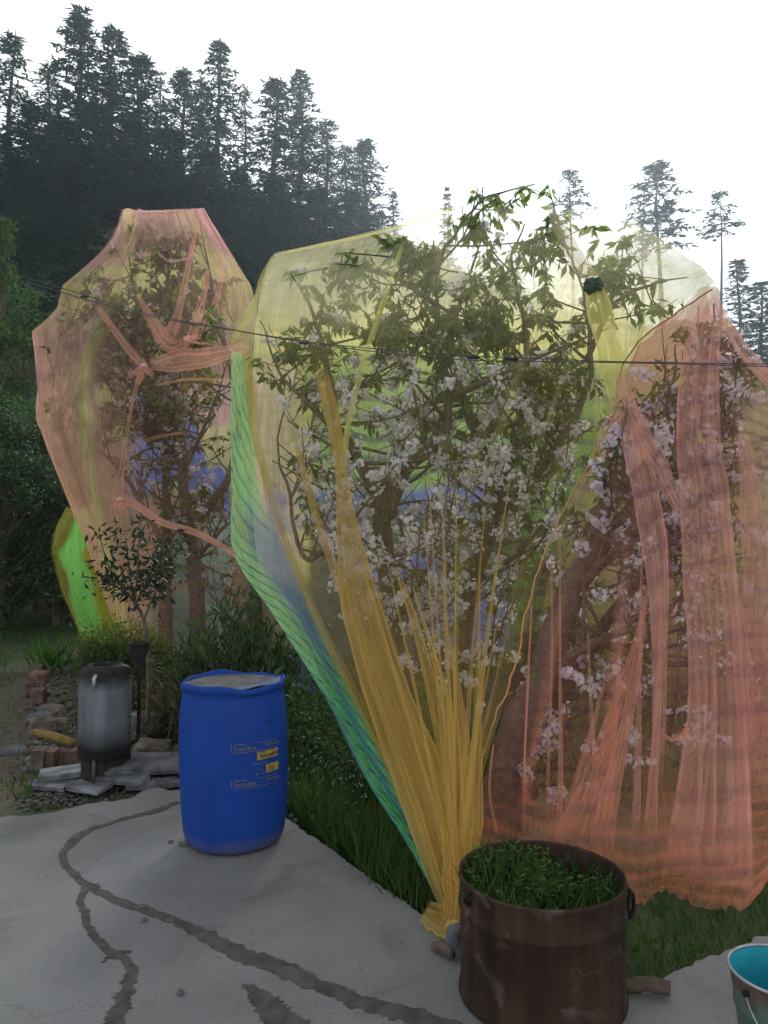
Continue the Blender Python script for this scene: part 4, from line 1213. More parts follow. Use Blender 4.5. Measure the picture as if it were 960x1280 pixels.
p = np.stack([r_ * np.cos(a_), r_ * np.sin(a_), .325 + .085 * rng.random(nl) ** 1.5], 1)
p[:, 2] += .06 * sst(.05, -.2, p[:, 0] - .6 * p[:, 1]) * rng.random(nl)
dn = fbm(p[:, 0] * 7 + 5, p[:, 1] * 7, 8)
p = p[(rng.random(nl) < .06 + sst(.40, .56, dn)) & (rng.random(nl) > .9 * sst(.13, .05, np.hypot((p[:, 0] - .03) * .7, p[:, 1] + .15))) & (rng.random(nl) > .7 * sst(.05, .2, p[:, 0]))]; nl = len(p)
d = rand_dirs(nl); d[:, 2] = d[:, 2] * .4 + .2
inst(mb, *LEAF, p, frames(d, rng.random(nl) * 6.28), rng.uniform(.012, .034, nl), rng.uniform(.5, 2.0, nl)[:, None] * np.array([[.045, .10, .02]]))
o = mb.build('weeds', M['grass']); o.location = RD.location
tag(o, 'green weeds and grass growing in the rusty half drum', 'weeds', None, 'stuff')

# ------------------------------------------------------------------ bucket
m, t, out = nt('flaking green paint over rust')
oc = N(t, 'ShaderNodeTexCoord').outputs['Object']
sz = N(t, 'ShaderNodeSeparateXYZ'); t.links.new(oc, sz.inputs[0])
c1, f1 = noise_ramp(t, (.07, .125, .095), (.12, .17, .14), 11, .3, .7, oc, 8, .4)
c2, f2 = noise_ramp(t, (.10, .055, .04), (.17, .12, .10), 20, .3, .7, oc, 6, .4)
msk = math_(t, 'ADD', rampf(t, sz.outputs['Z'], .25, .275, 0, 1), rampf(t, f1, .58, .66, 0, .7))
finish(t, out, mixc(t, c1, c2, math_(t, 'MINIMUM', msk, 1.0)), .6, f1, .4, .004, .1, .4)
M['bucket'] = m
M['turq'] = simple('turquoise enamel', (.02, .30, .40), (.03, .38, .46), 7, .4, .15, .004)
M['galv'] = simple('worn galvanised steel', (.30, .33, .36), (.45, .47, .48), 25, .5, .2, .003, .5)
bc = at(977, 1197, 2.36); BK = empty('bucket', (bc[0], 2.36, 0))
tag(BK, 'old metal bucket with turquoise inside and rust streaked green outside', 'bucket')
MB().lathe([(0, .006), (.105, .006), (.108, .0), (.112, .004), (.128, .16), (.1335, .196), (.137, .20), (.1375, .206), (.135, .212), (.140, .25), (.146, .302), (.150, .306)], 64).build('body', M['bucket'], BK, True)
MB().lathe([(.1445, .304), (.138, .25), (.127, .16), (.109, .014), (0, .012)], 64).build('lining', M['turq'], BK, True)
th = np.linspace(0, 2 * math.pi, 65)
MB().tube(np.stack([.1485 * np.cos(th), .1485 * np.sin(th), np.full(65, .308)], 1), .0045, 8, cap=False).build('rim', M['galv'], BK, True)
hb = MB()
a0 = -2.75
pa = np.array([.146 * math.cos(a0), .146 * math.sin(a0), .272]); pb = np.array([.146 * math.cos(a0 + math.pi), .146 * math.sin(a0 + math.pi), .272])
pts_ = []
for u in np.linspace(0, 1, 30):
    ang = a0 + math.pi * u
    rr_ = .150 + .018 * math.sin(math.pi * u)
    pts_.append((rr_ * math.cos(ang), rr_ * math.sin(ang), .272 - .19 * math.sin(math.pi * u) ** .8))
hb.tube(pts_, .0026, 6); hd = hb.build('bail_handle', M['galv'], BK, True)
gpnt = np.array(pts_)[11:17]
MB().tube(gpnt + (gpnt - gpnt.mean(0)) * .0, .011, 10).build('grip', M['iron'], BK, True).parent = hd
for a in (a0, a0 + math.pi):
    c = np.array([math.cos(a), math.sin(a), 0])
    MB().tube([c * .143 + np.array([0, 0, .272]), c * .153 + np.array([0, 0, .272])], .009, 10).build('lug', M['iron'], BK, True)

# ------------------------------------------------------------------ water boiler
m, t, out = nt('sooty galvanised sheet')
oc = N(t, 'ShaderNodeTexCoord').outputs['Object']
sz = N(t, 'ShaderNodeSeparateXYZ'); t.links.new(oc, sz.inputs[0])
mp = N(t, 'ShaderNodeMapping'); mp.inputs['Scale'].default_value = (9, 9, .8); t.links.new(oc, mp.inputs['Vector'])
c1, f1 = noise_ramp(t, (.17, .195, .22), (.36, .40, .44), 2.0, .3, .7, mp.outputs[0], 6)
c2, f2 = noise_ramp(t, (0, 0, 0), (1, 1, 1), 5, .3, .7, oc, 6, .6)
zz = math_(t, 'ADD', sz.outputs['Z'], math_(t, 'MULTIPLY', f2, .14))
soot = math_(t, 'MAXIMUM', rampf(t, zz, .50, .31, 0, 1), rampf(t, zz, .70, .80, 0, .94))
col = mixc(t, c1, (.012, .012, .013), soot)
rr = N(t, 'ShaderNodeMapRange'); t.links.new(soot, rr.inputs['Value']); rr.inputs['To Min'].default_value = .42; rr.inputs['To Max'].default_value = .9
finish(t, out, col, rr.outputs['Result'], f1, .15, .004, rampf(t, soot, 0, 1, .35, 0), .5)
M['boiler'] = m
M['soot'] = simple('soot black', (.010, .010, .011), (.03, .028, .027), 20, .85, .4, .006)
b0 = at(131, 900, 5.3); BO = empty('water_boiler', (b0[0], 5.3, -.03))
tag(BO, 'soot blackened galvanised water boiler cylinder with a short spout standing on slate', 'water boiler')
MB().lathe([(0, .185), (.168, .185), (.174, .19), (.174, .72), (.178, .728), (.174, .736)], 56).build('tank', M['boiler'], BO, True)
MB().lathe([(.174, .736), (.172, .752), (.152, .778), (.118, .792), (.112, .800), (.100, .800), (.098, .78), (.098, .60)], 56).build('lid', M['soot'], BO, True)
MB().lathe([(.145, .0), (.150, .02), (.150, .183), (.140, .183), (.138, .02)], 40).build('fire_ring', M['soot'], BO, True)
sp_ = MB(); sp_.tube([(.0, -.165, .742), (.0, -.185, .745), (-.002, -.197, .735), (-.003, -.199, .67)], [.014, .014, .014, .013], 10); sp_.build('spout', M['galv'], BO, True)
for a in (-1.62, .45, 2.6):
    lg = MB(); c = np.array([math.cos(a), math.sin(a)])
    lg.tube([(c[0] * .158, c[1] * .158, .24), (c[0] * .172, c[1] * .172, .0)], .013, 8); lg.build('leg', simple('leg iron', (.05, .05, .05), (.12, .11, .10), 30, .7) if a < -1 else M['soot'], BO, True)
fx = at(170, 800, 5.32)[0] - b0[0]
MB().lathe([(.012, .53), (.014, .70), (.02, .735), (.068, .865), (.073, .90), (.076, .905), (.072, .907), (.062, .87), (.018, .74)], 32, c=(fx, .10, .03)).build('funnel', M['soot'], BO, True)
pp = MB(); pp.tube(crom(np.array([(fx, .10, .60), (fx, .10, .33), (fx - .005, .09, .26), (fx - .05, .06, .235), (.165, .04, .235)]), 24), .014, 8)
pp.build('feed_pipe', M['iron'], BO, True)
th = np.linspace(-1.5, 1.5, 12)
MB().tube([(.17 + .05 * math.cos(a) , -.02, .40 + .06 * math.sin(a)) for a in th], .011, 8, (1, 1, 1)).build('tap', simple('green brass tap', (.10, .16, .13), (.06, .09, .07), 30, .5, .2, .004, .4), BO, True)

# ------------------------------------------------------------------ stones, bricks, slates
M['slate'] = simple('grey slate', (.06, .065, .075), (.17, .175, .19), 10, .8, .6, .012)
M['ash'] = simple('ash dusted slate', (.10, .105, .11), (.27, .28, .30), 7, .9, .5, .01)
M['stone'] = simple('brown field stone', (.09, .07, .06), (.19, .16, .14), 9, .9, .8, .02)
M['brick'] = simple('red brick', (.10, .06, .05), (.20, .125, .10), 14, .9, .6, .01)
M['wood'] = simple('weathered wood', (.10, .07, .05), (.17, .13, .10), 18, .9, .6, .008)
M['yellow_wood'] = simple('yellow painted board', (.24, .17, .03), (.15, .11, .03), 14, .7, .4, .006)


def rock(name, px, py, w, dp, h, label, cat, mat, seed, rz=0.0, tilt=0.0, z0=None, rough=.28, group=None, box=.6):
    p = gp(px, py, -.04)
    z = float(G(p[0], p[1])) if z0 is None else z0
    bm = bmesh.new(); bmesh.ops.create_cube(bm, size=1.0)
    bmesh.ops.subdivide_edges(bm, edges=bm.edges[:], cuts=4, use_grid_fill=True)
    for v in bm.verts:
        q = np.array(v.co[:]); s_ = q / np.linalg.norm(q) * .62
        q = q * box + s_ * (1 - box)
        k = float(fbm(np.array(q[0] * 2.6 + q[2] * 1.7 + 11), np.array(q[1] * 2.6 - q[2] * 1.3 + 7), seed, 4)) - .5
        q = q * (1 + rough * 2 * k)
        v.co = (q[0] * w, q[1] * dp, (q[2] + .45) * h)
    me = bpy.data.meshes.new(name); bm.to_mesh(me); bm.free()
    me.materials.append(mat)
    o = link(name, me); o.location = (p[0], p[1], z); o.rotation_euler = (R_(tilt), R_(tilt * .6), R_(rz))
    return tag(o, label, cat, group)


rock('slate_slab', 186, 974, .58, .34, .05, 'large flat slate with a broken dark edge right of the boiler foot', 'slate', M['slate'], 1, 10, 3, .05, .13, None, .9)
rock('slate_slab', 152, 985, .36, .15, .04, 'narrow flat grey slate just in front of the boiler', 'slate', M['slate'], 2, -6, 3, .01, .13, None, .9)
rock('slate_slab', 90, 974, .40, .26, .035, 'ash dusted slate left of the boiler foot', 'slate', M['ash'], 3, 24, -3, .0, .13, None, .9)
rock('slate_slab', 66, 984, .30, .20, .03, 'leftmost flat slate lying at the edge of the straw', 'slate', M['slate'], 4, -12, 2, -.03, .13, None, .9)
rock('slate_slab', 178, 986, .20, .13, .05, 'small dark slate tucked beneath the large flat slate', 'slate', M['slate'], 5, 5, 0, -.03, .16, None, .8)
rock('slate_slab', 131, 968, .40, .30, .04, 'slate hearth directly under the boiler', 'slate', M['ash'], 6, 8, 0, -.065, .12, None, .85)
rock('slate_slab', 112, 990, .26, .16, .03, 'pale ash covered slate fragment before the hearth', 'slate', M['ash'], 16, -20, 2, -.02, .16, None, .9)
rock('slate_slab', 208, 986, .16, .12, .04, 'slate offcut touching the concrete edge near the blue drum', 'slate', M['slate'], 17, 30, 2, -.02, .16, None, .85)
rock('stone', 190, 950, .26, .2, .16, 'pointed pale stone between the boiler and the blue drum', 'stone', M['stone'], 7, 10, 8, None, .3)
rock('stone', 178, 925, .22, .2, .15, 'rounded stone behind the pointed pale stone near the boiler', 'stone', M['stone'], 8, 40, 4, .04, .3)
rock('stone', 205, 962, .16, .16, .1, 'small grey stone beside the blue drum', 'stone', M['slate'], 9, 0, 4, None, .3)
rock('brick', 49, 960, .09, .12, .17, 'pale brick standing on end at the foot of the stone border', 'brick', M['stone'], 10, 6, 4, None, .08, None, .9)
rock('brick', 63, 958, .10, .12, .15, 'red brown brick standing on end next to the yellow board', 'brick', M['brick'], 11, -5, 3, None, .08, None, .9)
rock('brick', 85, 954, .15, .12, .12, 'pinkish brick lying below the end of the yellow board', 'brick', M['brick'], 12, 8, 3, None, .1, None, .85)
rock('stone', 52, 920, .20, .18, .16, 'pyramid shaped grey stone in the middle of the stone border', 'stone', M['stone'], 13, 20, 5, None, .3)
rock('stone', 52, 903, .20, .16, .09, 'flat layered stone above the pyramid shaped stone', 'stone', M['slate'], 14, -12, 6, None, .2)
rock('stone', 66, 893, .26, .16, .10, 'long sloping reddish stone in the border', 'stone', M['stone'], 15, -20, 10, None, .22)
rock('brick', 48, 878, .13, .13, .17, 'upright pinkish brick near the top of the stone border', 'brick', M['brick'], 16, 5, 3, None, .1, None, .85)
rock('stone', 47, 856, .22, .2, .16, 'rounded reddish boulder at the top of the stone border', 'stone', M['brick'], 17, 5, 6, None, .3)
rock('stone', 46, 842, .16, .16, .14, 'farthest brown stone of the border beside the leafy plant', 'stone', M['stone'], 18, 5, 6, None, .25)
rock('stone', 72, 912, .15, .14, .11, 'low dark stone behind the border close to the boiler', 'stone', M['stone'], 19, 5, 6, None, .3)
rock('stone', 18, 940, .18, .12, .05, 'flat light stone lying in the straw', 'stone', M['slate'], 20, 25, 3, None, .2)
rock('stone', 572, 1206, .085, .085, .11, 'round grey stone against the foot of the rusty drum', 'stone', M['slate'], 21, 0, 4, 0.0, .18, None, .25)
rock('stone', 213, 1063, .025, .02, .012, 'tiny dark pebble on the concrete left of the blue drum', 'pebble', M['stone'], 22, 0, 0, .001, .3, None, .1)
rock('stone', 175, 1146, .045, .022, .008, 'small flat brown scrap on the concrete beside the crack', 'pebble', M['stone'], 23, 15, 0, .001, .3, None, .1)
for q, (x, y, lb) in enumerate([(364, 1030, 'small pale pebble at the drum corner edge of the slab'), (369, 1036, 'dark pebble next to the blue drum edge'), (180, 1164, 'tiny crumb on the concrete near the crack'), (225, 1258, 'tiny grey crumb low on the concrete')]):
    rock('stone', x, y, .022, .02, .016, lb, 'pebble', M['slate'], 30 + q, 0, 0, .001, .3, None, .1)


mb = MB(); n = 1300
w_ = np.array([gp(x, y, -.04)[:2] for x, y in [(20, 1012), (50, 965), (110, 950), (225, 955), (226, 985), (190, 988), (110, 1003), (40, 1016)]])
p = rng.uniform(w_.min(0), w_.max(0), size=(n * 2, 2)); p = p[inpoly(p[:, 0], p[:, 1], [tuple(q) for q in w_])][:n]
bm = bmesh.new(); bmesh.ops.create_icosphere(bm, subdivisions=1, radius=1.0); bm.verts.ensure_lookup_table()
tv = [(v.co.x * (1 + .3 * math.sin(i * 3.1)), v.co.y * (1 + .3 * math.cos(i * 2.3)), v.co.z * .6) for i, v in enumerate(bm.verts)]; tf = [np.array([[v.index for v in f.verts] for f in bm.faces])]; bm.free()
inst(mb, tv, tf, np.column_stack([p, G(p[:, 0], p[:, 1]) + .006]), frames(rand_dirs(len(p)) * .3 + np.array([0, 0, 1.0]), rng.random(len(p)) * 6.28), rng.uniform(.004, .019, len(p)) * rng.uniform(.6, 1.2, len(p)),
     np.array([(.10, .095, .09), (.05, .048, .045), (.16, .15, .14), (.02, .02, .02)])[rng.integers(4, size=len(p))])
n = 420
qx = rng.uniform(34, 88, n); qy = rng.uniform(842, 965, n)
pp_ = np.array([gp(a_, b_, -.04)[:2] for a_, b_ in zip(qx, qy)]); pp_[:, 0] += rng.normal(0, .06, n)
inst(mb, tv, tf, np.column_stack([pp_, G(pp_[:, 0], pp_[:, 1]) + .01]), frames(rand_dirs(n) * .6 + np.array([0, 0, 1.0]), rng.random(n) * 6.28), .008 + .05 * rng.random(n) ** 3,
     np.array([(.14, .12, .105), (.11, .08, .07), (.17, .165, .16), (.06, .055, .05)])[rng.integers(4, size=n)] * rng.uniform(.7, 1.3, n)[:, None])
tag(mb.build('gravel', M['cord']), 'loose rubble, cinders and chips around the boiler slates and along the stone border', 'gravel', None, 'stuff')


def stick(name, a, b, r, mat, label, cat, sides=8):
    P = crom(np.array([a, (np.array(a) + b) / 2 + np.array([0, .01, .006]), b]), 14); k = np.arange(14)
    o = MB().tube(P, r * (1 + .35 * (fbm(k * .5, k * 0, 3) - .5)), sides).build(name, mat, None, True)
    return tag(o, label, cat)


stick('stick', gp(224, 1055, .012), gp(252, 1057, .012), .011, M['wood'], 'short brown twig beside the base of the blue drum', 'stick')
stick('stick', gp(541, 1183, .02), gp(566, 1192, .03), .02, M['wood'], 'stub of dark wood touching the round grey stone', 'stick')
stick('stick', gp(782, 1232, .03), gp(838, 1236, .035), .026, M['wood'], 'knotty piece of driftwood right of the rusty drum', 'stick')
p0 = gp(42, 925, .06); p1 = gp(92, 946, .0)
o = MB()
d_ = (p1 - p0); d_ /= np.linalg.norm(d_); sd = np.array([-d_[1], d_[0], 0]); sd /= np.linalg.norm(sd)
q_ = np.cross(d_, sd)
o.tube([p0 + np.array([0, 0, .06]), (p0 + p1) / 2 + np.array([0, 0, .09]), p1 + np.array([0, 0, .10])], [.03, .035, .03], 7)
tag(o.build('board', M['yellow_wood'], None, True), 'mustard yellow board leaning across the bricks', 'board')

# ------------------------------------------------------------------ cables
for q, (dy, lb) in enumerate([(0, 'upper strand of the thin black cable pair crossing in front of the nets'), (5, 'lower strand of the thin black cable pair crossing in front of the nets')]):
    pix = [(-160, 296, 6.6), (0, 338, 6.2), (90, 364, 6.0), (180, 391, 5.7), (290, 412, 5.3), (400, 429, 4.95), (560, 443, 4.4), (690, 449, 4.0), (770, 452, 3.8), (960, 455, 3.4), (1100, 455, 3.1)]
    pix = [(x, y + dy * (.6 + .5 * math.sin(x * .012 + q)) , d - .02 * q) for x, y, d in pix]
    cb = MB().tube(world_line(pix, 120), np.linspace(.0046, .0024, 120), 6, (.09, .09, .095)).build('power_cable', M['cord'], None, True)
    tag(cb, lb, 'cable', 'overhead cables')
    if q == 0:
        for (x, y, d) in [(106, 371, 5.95), (380, 429, 5.0), (592, 447, 4.3), (640, 449, 4.15)]:
            c_ = at(x, y, d)
            MB().tube([c_ - np.array([.035, -.01, -.004]), c_ + np.array([.03, -.01, -.004])], .008, 8, (.04, .04, .045)).build('tape_wrap', M['cord'], cb, True)

# ------------------------------------------------------------------ garden plants
def scatter_leaves(mb, P, size, cols, up=.2, tmpl=LEAF, out_c=None, jitter=.35):
    n = len(P); d = rand_dirs(n)
    if out_c is not None:
        o_ = P - out_c; d = d * .7 + o_ / (np.linalg.norm(o_, axis=1)[:, None] + 1e-6) * .7
    d[:, 2] += up
    c = np.array(cols)[rng.integers(len(cols), size=n)] * rng.uniform(1 - jitter, 1 + jitter, n)[:, None]
    inst(mb, *tmpl, P, frames(d, rng.random(n) * 6.28), rng.uniform(.7, 1.3, n) * size, c)


# sapling with dark leaves
s0 = at(184, 850, 6.3); sz_ = float(G(s0[0], s0[1]))
SP = empty('sapling', (s0[0], s0[1], sz_)); tag(SP, 'slim young tree with dark bluish leaves on a crooked stem behind the boiler', 'sapling')
st = MB(); tipsP = []
stem = [(184, 905, 6.3), (186, 850, 6.3), (184, 800, 6.3), (178, 770, 6.3), (168, 752, 6.3)]
st.tube(world_line(stem, 30), np.linspace(.022, .014, 30), 7)
for br in [[(168, 752, 6.3), (150, 730, 6.25), (135, 705, 6.2), (124, 668, 6.2)], [(168, 752, 6.3), (162, 715, 6.3), (158, 680, 6.3), (154, 655, 6.3)], [(170, 755, 6.3), (185, 725, 6.4), (195, 700, 6.4), (205, 680, 6.4)],
           [(168, 752, 6.3), (172, 715, 6.2), (172, 690, 6.2), (176, 660, 6.2)], [(180, 775, 6.3), (192, 745, 6.4), (205, 725, 6.5), (212, 715, 6.5)], [(160, 745, 6.3), (140, 728, 6.1), (122, 715, 6.1)], [(186, 725, 6.4), (205, 705, 6.3), (222, 690, 6.3)]]:
    P = world_line(br, 16); st.tube(P, np.linspace(.011, .004, 16), 5); tipsP.append(P[3:])
world_part(st.build('trunk', M['bark'], None, True), SP)
TP = np.concatenate(tipsP); mb = MB()
P = TP[rng.integers(len(TP), size=620)] + rng.normal(size=(620, 3)) * np.array([.075, .09, .06])
scatter_leaves(mb, P, .075, [(.020, .045, .03), (.028, .055, .035), (.015, .035, .028)], -.1)
P = np.array([at(*q) for q in [(124, 664, 6.2), (122, 668, 6.2), (128, 668, 6.2), (126, 660, 6.2)] * 3])
scatter_leaves(mb, P + rng.normal(size=P.shape) * .02, .07, [(.09, .04, .03), (.06, .04, .03)], 0)
world_part(mb.build('crown', M['bush']), SP)

# oleander
c0 = at(300, 880, 6.2); OB = empty('oleander_bush', (c0[0], c0[1], float(G(c0[0], c0[1])))); tag(OB, 'dark green narrow leaved oleander bush behind the blue drum', 'bush')
st, mb = MB(), MB()
LP, LD = [], []
for k in range(120):
    bx = rng.normal(0, .16); by = rng.normal(0, .16)
    px_ = rng.uniform(215, 372); tp = np.interp(px_, [210, 240, 275, 300, 330, 372], [810, 790, 768, 752, 778, 815]) + rng.uniform(-10, 70)
    e = at(px_, tp, 6.2 + rng.normal(0, .22))
    b_ = np.array([c0[0] + bx + (e[0] - c0[0]) * .5, c0[1] + by, float(G(c0[0], c0[1]))])
    P = crom(np.array([b_, (b_ + e) / 2 + rng.normal(size=3) * .05, e]), 12)
    st.tube(P, np.linspace(.008, .003, 12), 4, cap=False)
    for q in range(4, 12):
        for s_ in range(4):
            LP.append(P[q] + rng.normal(size=3) * .01); o_ = rand_dirs(1)[0] * .8; o_[2] = abs(o_[2]) * .6 + .55; LD.append(o_)
LP = np.array(LP); n = len(LP)
c = np.array([(.038, .078, .028), (.055, .105, .035), (.03, .06, .024)])[rng.integers(3, size=n)] * rng.uniform(.7, 1.4, n)[:, None]
inst(mb, *LANCE, LP, frames(np.array(LD), rng.random(n) * 6.28), rng.uniform(.09, .15, n), c)
world_part(st.build('stems', M['bark']), OB); world_part(mb.build('foliage', M['bush']), OB)

# hedge with fresh top growth and bare stems
c0 = at(165, 850, 8.2); HB = empty('garden_bush', (c0[0], c0[1], float(G(c0[0], c0[1])))); tag(HB, 'round topped bush with yellow green tips and bare twiggy base behind the boiler', 'bush')
st, mb = MB(), MB(); PP = []
for k in range(110):
    px_ = rng.uniform(105, 225); e = at(px_, np.interp(px_, [100, 130, 165, 225], [790, 777, 777, 800]) + rng.uniform(0, 45), 8.2 + rng.uniform(-.45, .45))
    b_ = np.array([c0[0] + (e[0] - c0[0]) * .45 + rng.normal(0, .08), 8.2 + (e[1] - 8.2) * .5, float(G(c0[0], 8.2))])
    P = crom(np.array([b_, (b_ + e) / 2 + rng.normal(size=3) * .05, e]), 10); st.tube(P, np.linspace(.009, .003, 10), 4, (1, 1, 1), False); PP.append(P[6:])
PP = np.concatenate(PP)
P = PP[rng.integers(len(PP), size=9500)] + rng.normal(size=(9500, 3)) * np.array([.07, .07, .045])
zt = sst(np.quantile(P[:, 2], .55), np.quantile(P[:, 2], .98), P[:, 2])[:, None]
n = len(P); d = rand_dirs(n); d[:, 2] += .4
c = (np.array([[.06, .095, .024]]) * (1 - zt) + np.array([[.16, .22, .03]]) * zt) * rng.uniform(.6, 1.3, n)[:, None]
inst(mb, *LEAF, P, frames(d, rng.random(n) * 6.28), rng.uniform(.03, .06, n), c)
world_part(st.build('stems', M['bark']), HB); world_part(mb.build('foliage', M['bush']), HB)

# thin weedy shrub between boiler and drum
c0 = at(205, 930, 6.6); WB = empty('garden_bush', (c0[0], c0[1], float(G(c0[0], c0[1])))); tag(WB, 'loose yellowish shrub with thin stems between the boiler funnel and the blue drum', 'bush')
st, mb = MB(), MB(); PP = []
for k in range(46):
    e = at(rng.uniform(172, 232), rng.uniform(815, 920), 6.6 + rng.uniform(-.3, .3)); b_ = np.array([c0[0] + (e[0] - c0[0]) * .5, 6.6, float(G(c0[0], 6.6))])
    P = crom(np.array([b_, (b_ + e) / 2 + rng.normal(size=3) * .06, e]), 10); st.tube(P, np.linspace(.008, .003, 10), 4, cap=False); PP.append(P[2:])
PP = np.concatenate(PP); P = PP[rng.integers(len(PP), size=1500)] + rng.normal(size=(1500, 3)) * .05
scatter_leaves(mb, P, .05, [(.10, .11, .03), (.04, .06, .02), (.03, .045, .02), (.13, .11, .04)], .2)
world_part(st.build('stems', M['bark']), WB); world_part(mb.build('foliage', M['bush']), WB)

# leafy plant at the left border
c0 = gp(66, 838, -.05); LPt = empty('leafy_plant', (c0[0], c0[1], float(G(c0[0], c0[1])))); tag(LPt, 'bright green strap leaved plant at the top of the stone border', 'plant')
mb = MB(); n = 90
p = np.array(c0)[None] + rng.normal(size=(n, 3)) * np.array([.10, .10, .03]); p[:, 2] = LPt.location.z + rng.random(n) * .12
d = rand_dirs(n) * .9; d[:, 2] = 1.0
inst(mb, *BLADE, p, frames(d, rng.random(n) * 6.28), np.stack([np.full(n, .04), rng.uniform(.2, .35, n), rng.uniform(.28, .45, n)], 1), rng.uniform(.7, 1.3, n)[:, None] * np.array([[.07, .17, .03]]))
world_part(mb.build('foliage', M['grass']), LPt)

# leafy shoot poking out of the pink net (a twig of its own in front of the knot)
SH = empty('leafy_shoot', at(250, 430, 8.7)); tag(SH, 'green leafy shoot poking through the peach pink net above the knot', 'shoot')
st, mb = MB(), MB(); P = world_line([(250, 436, 8.75), (256, 412, 8.65), (262, 390, 8.6)], 12); st.tube(P, .006, 5)
PPs = np.concatenate([P[q][None] + rng.normal(size=(6, 3)) * .045 for q in (3, 5, 7, 9, 11)])
scatter_leaves(mb, PPs, .13, [(.04, .10, .02), (.06, .14, .03)], 0)
world_part(st.build('stem', M['bark']), SH); world_part(mb.build('foliage', M['leaf']), SH)

# ------------------------------------------------------------------ grass and ground cover
slab_poly = [tuple(p[:2]) for p in dense] + [(5.5, -3.0), (-6.5, -3.0), (-6.5, 4.0)]


def grass(name, label, cat, n, region, hmin, hmax, width, colr, seed, keep=None, flop=.45):
    """region: polygon of photo pixels on the ground"""
    w = np.array([gp(x, y, zz_)[:2] for x, y, zz_ in region])
    lo, hi = w.min(0), w.max(0)
    p = rng.uniform(lo, hi, size=(n, 2)); p = p[inpoly(p[:, 0], p[:, 1], [tuple(q) for q in w])]
    p = p[~inpoly(p[:, 0], p[:, 1], slab_poly)]
    cl = fbm(p[:, 0] * 2.5 + seed, p[:, 1] * 2.5, seed)
    p = p[rng.random(len(p)) < .25 + 1.2 * sst(.3, .6, cl)] if keep is None else p[rng.random(len(p)) < keep(p)]
    n = len(p); z = G(p[:, 0], p[:, 1]) - .01
    cl = fbm(p[:, 0] * 2.5 + seed, p[:, 1] * 2.5, seed)
    h = rng.uniform(hmin, hmax, n) * (.6 + .8 * cl)
    d = rand_dirs(n) * flop; d[:, 2] = 1
    c = np.array(colr)[rng.integers(len(colr), size=n)] * rng.uniform(.6, 1.35, n)[:, None]
    mb = MB(); inst(mb, *BLADE, np.column_stack([p, z]), frames(d, rng.random(n) * 6.28), np.stack([np.full(n, width) * rng.uniform(.7, 1.4, n), h * .7, h], 1), c)
    return tag(mb.build(name, M['grass']), label, cat, None, 'stuff')


DG = [(.040, .095, .020), (.055, .12, .026), (.030, .07, .016), (.075, .12, .03)]
LG = [(.055, .13, .028), (.075, .15, .036), (.045, .105, .025)]
grass('grass', 'lush dark grass along the slab edge between the blue drum and the yellow net tail', 'grass', 16000, [(350, 1010, -.1), (372, 965, -.3), (520, 960, -.3), (640, 970, -.3), (640, 1180, -.2), (560, 1200, -.1), (440, 1100, -.1)], .10, .30, .009, DG, 3)
grass('grass', 'short green grass below the ragged pink hem right of the rusty drum', 'grass', 26000, [(740, 1300, -.1), (700, 1020, -.3), (1150, 980, -.3), (1200, 1120, -.1), (900, 1230, -.1)], .025, .085, .006, LG, 5)
grass('grass', 'grass under the blossoming trees', 'grass', 14000, [(380, 900, -.3), (420, 840, -.3), (1100, 840, -.3), (1100, 1000, -.3), (600, 1010, -.3), (520, 930, -.3)], .08, .25, .012, DG, 7)
grass('grass', 'lawn at the end of the straw path on the left', 'grass', 26000, [(-80, 990, -.05), (-80, 786, -.05), (160, 786, -.05), (220, 860, -.05), (110, 990, -.05), (20, 1010, -.05)], .04, .13, .010, DG + LG, 9,
      lambda p: (.3 + .9 * sst(.38, .56, fbm(p[:, 0] * 1.6, p[:, 1] * 1.6, 33))) * (1 - .9 * sst(.9, .4, np.abs(p[:, 0] + 3.35 + .17 * (p[:, 1] - 6)))))
grass('straw', 'dry straw and leaf litter strewn over the path at the left edge', 'straw', 26000, [(-120, 1030, -.05), (-80, 800, -.05), (60, 806, -.05), (120, 900, -.05), (130, 1010, -.05)], .015, .05, .006, [(.20, .16, .10), (.12, .09, .055), (.27, .22, .15), (.07, .055, .04)], 11, lambda p: .3 + .7 * fbm(p[:, 0] * 2, p[:, 1] * 2, 35), 2.2)

# leafy weeds behind the drum, with tiny white flowers
n = 17000
w = np.array([gp(x, y, -.3)[:2] for x, y in [(345, 1000), (345, 850), (420, 838), (540, 900), (560, 1010), (470, 1040)]])
p = rng.uniform(w.min(0), w.max(0), size=(n * 2, 2)); p = p[inpoly(p[:, 0], p[:, 1], [tuple(q) for q in w])]; p = p[~inpoly(p[:, 0], p[:, 1], slab_poly)]
n = len(p); hh_ = .12 + 1.0 * fbm(p[:, 0] * 1.4, p[:, 1] * 1.4, 51) * sst(4.5, 6.2, p[:, 1])
P = np.column_stack([p, G(p[:, 0], p[:, 1]) + hh_ * rng.random(n) ** .6])
mb = MB(); scatter_leaves(mb, P, .055, [(.06, .12, .04), (.085, .155, .05), (.04, .085, .03)], .3)
tag(mb.build('weeds', M['bush']), 'tangle of leafy green weeds between the blue drum and the green striped net', 'weeds', None, 'stuff')
mb = MB(); fl = []
for q in range(330):
    px_, py_ = rng.normal(425, 34), rng.normal(945, 38)
    g_ = gp(px_, py_ + 55, -.3); g_ = at(px_, py_, g_[1]); fl.append(g_)
fl = np.array(fl); n = len(fl); d = rand_dirs(n); d[:, 2] = np.abs(d[:, 2]); d[:, 1] -= .8
inst(mb, *FLOWER, fl, frames(d, rng.random(n) * 6.28), rng.uniform(.012, .024, n), np.tile([[.6, .62, .65]], (n, 1)))
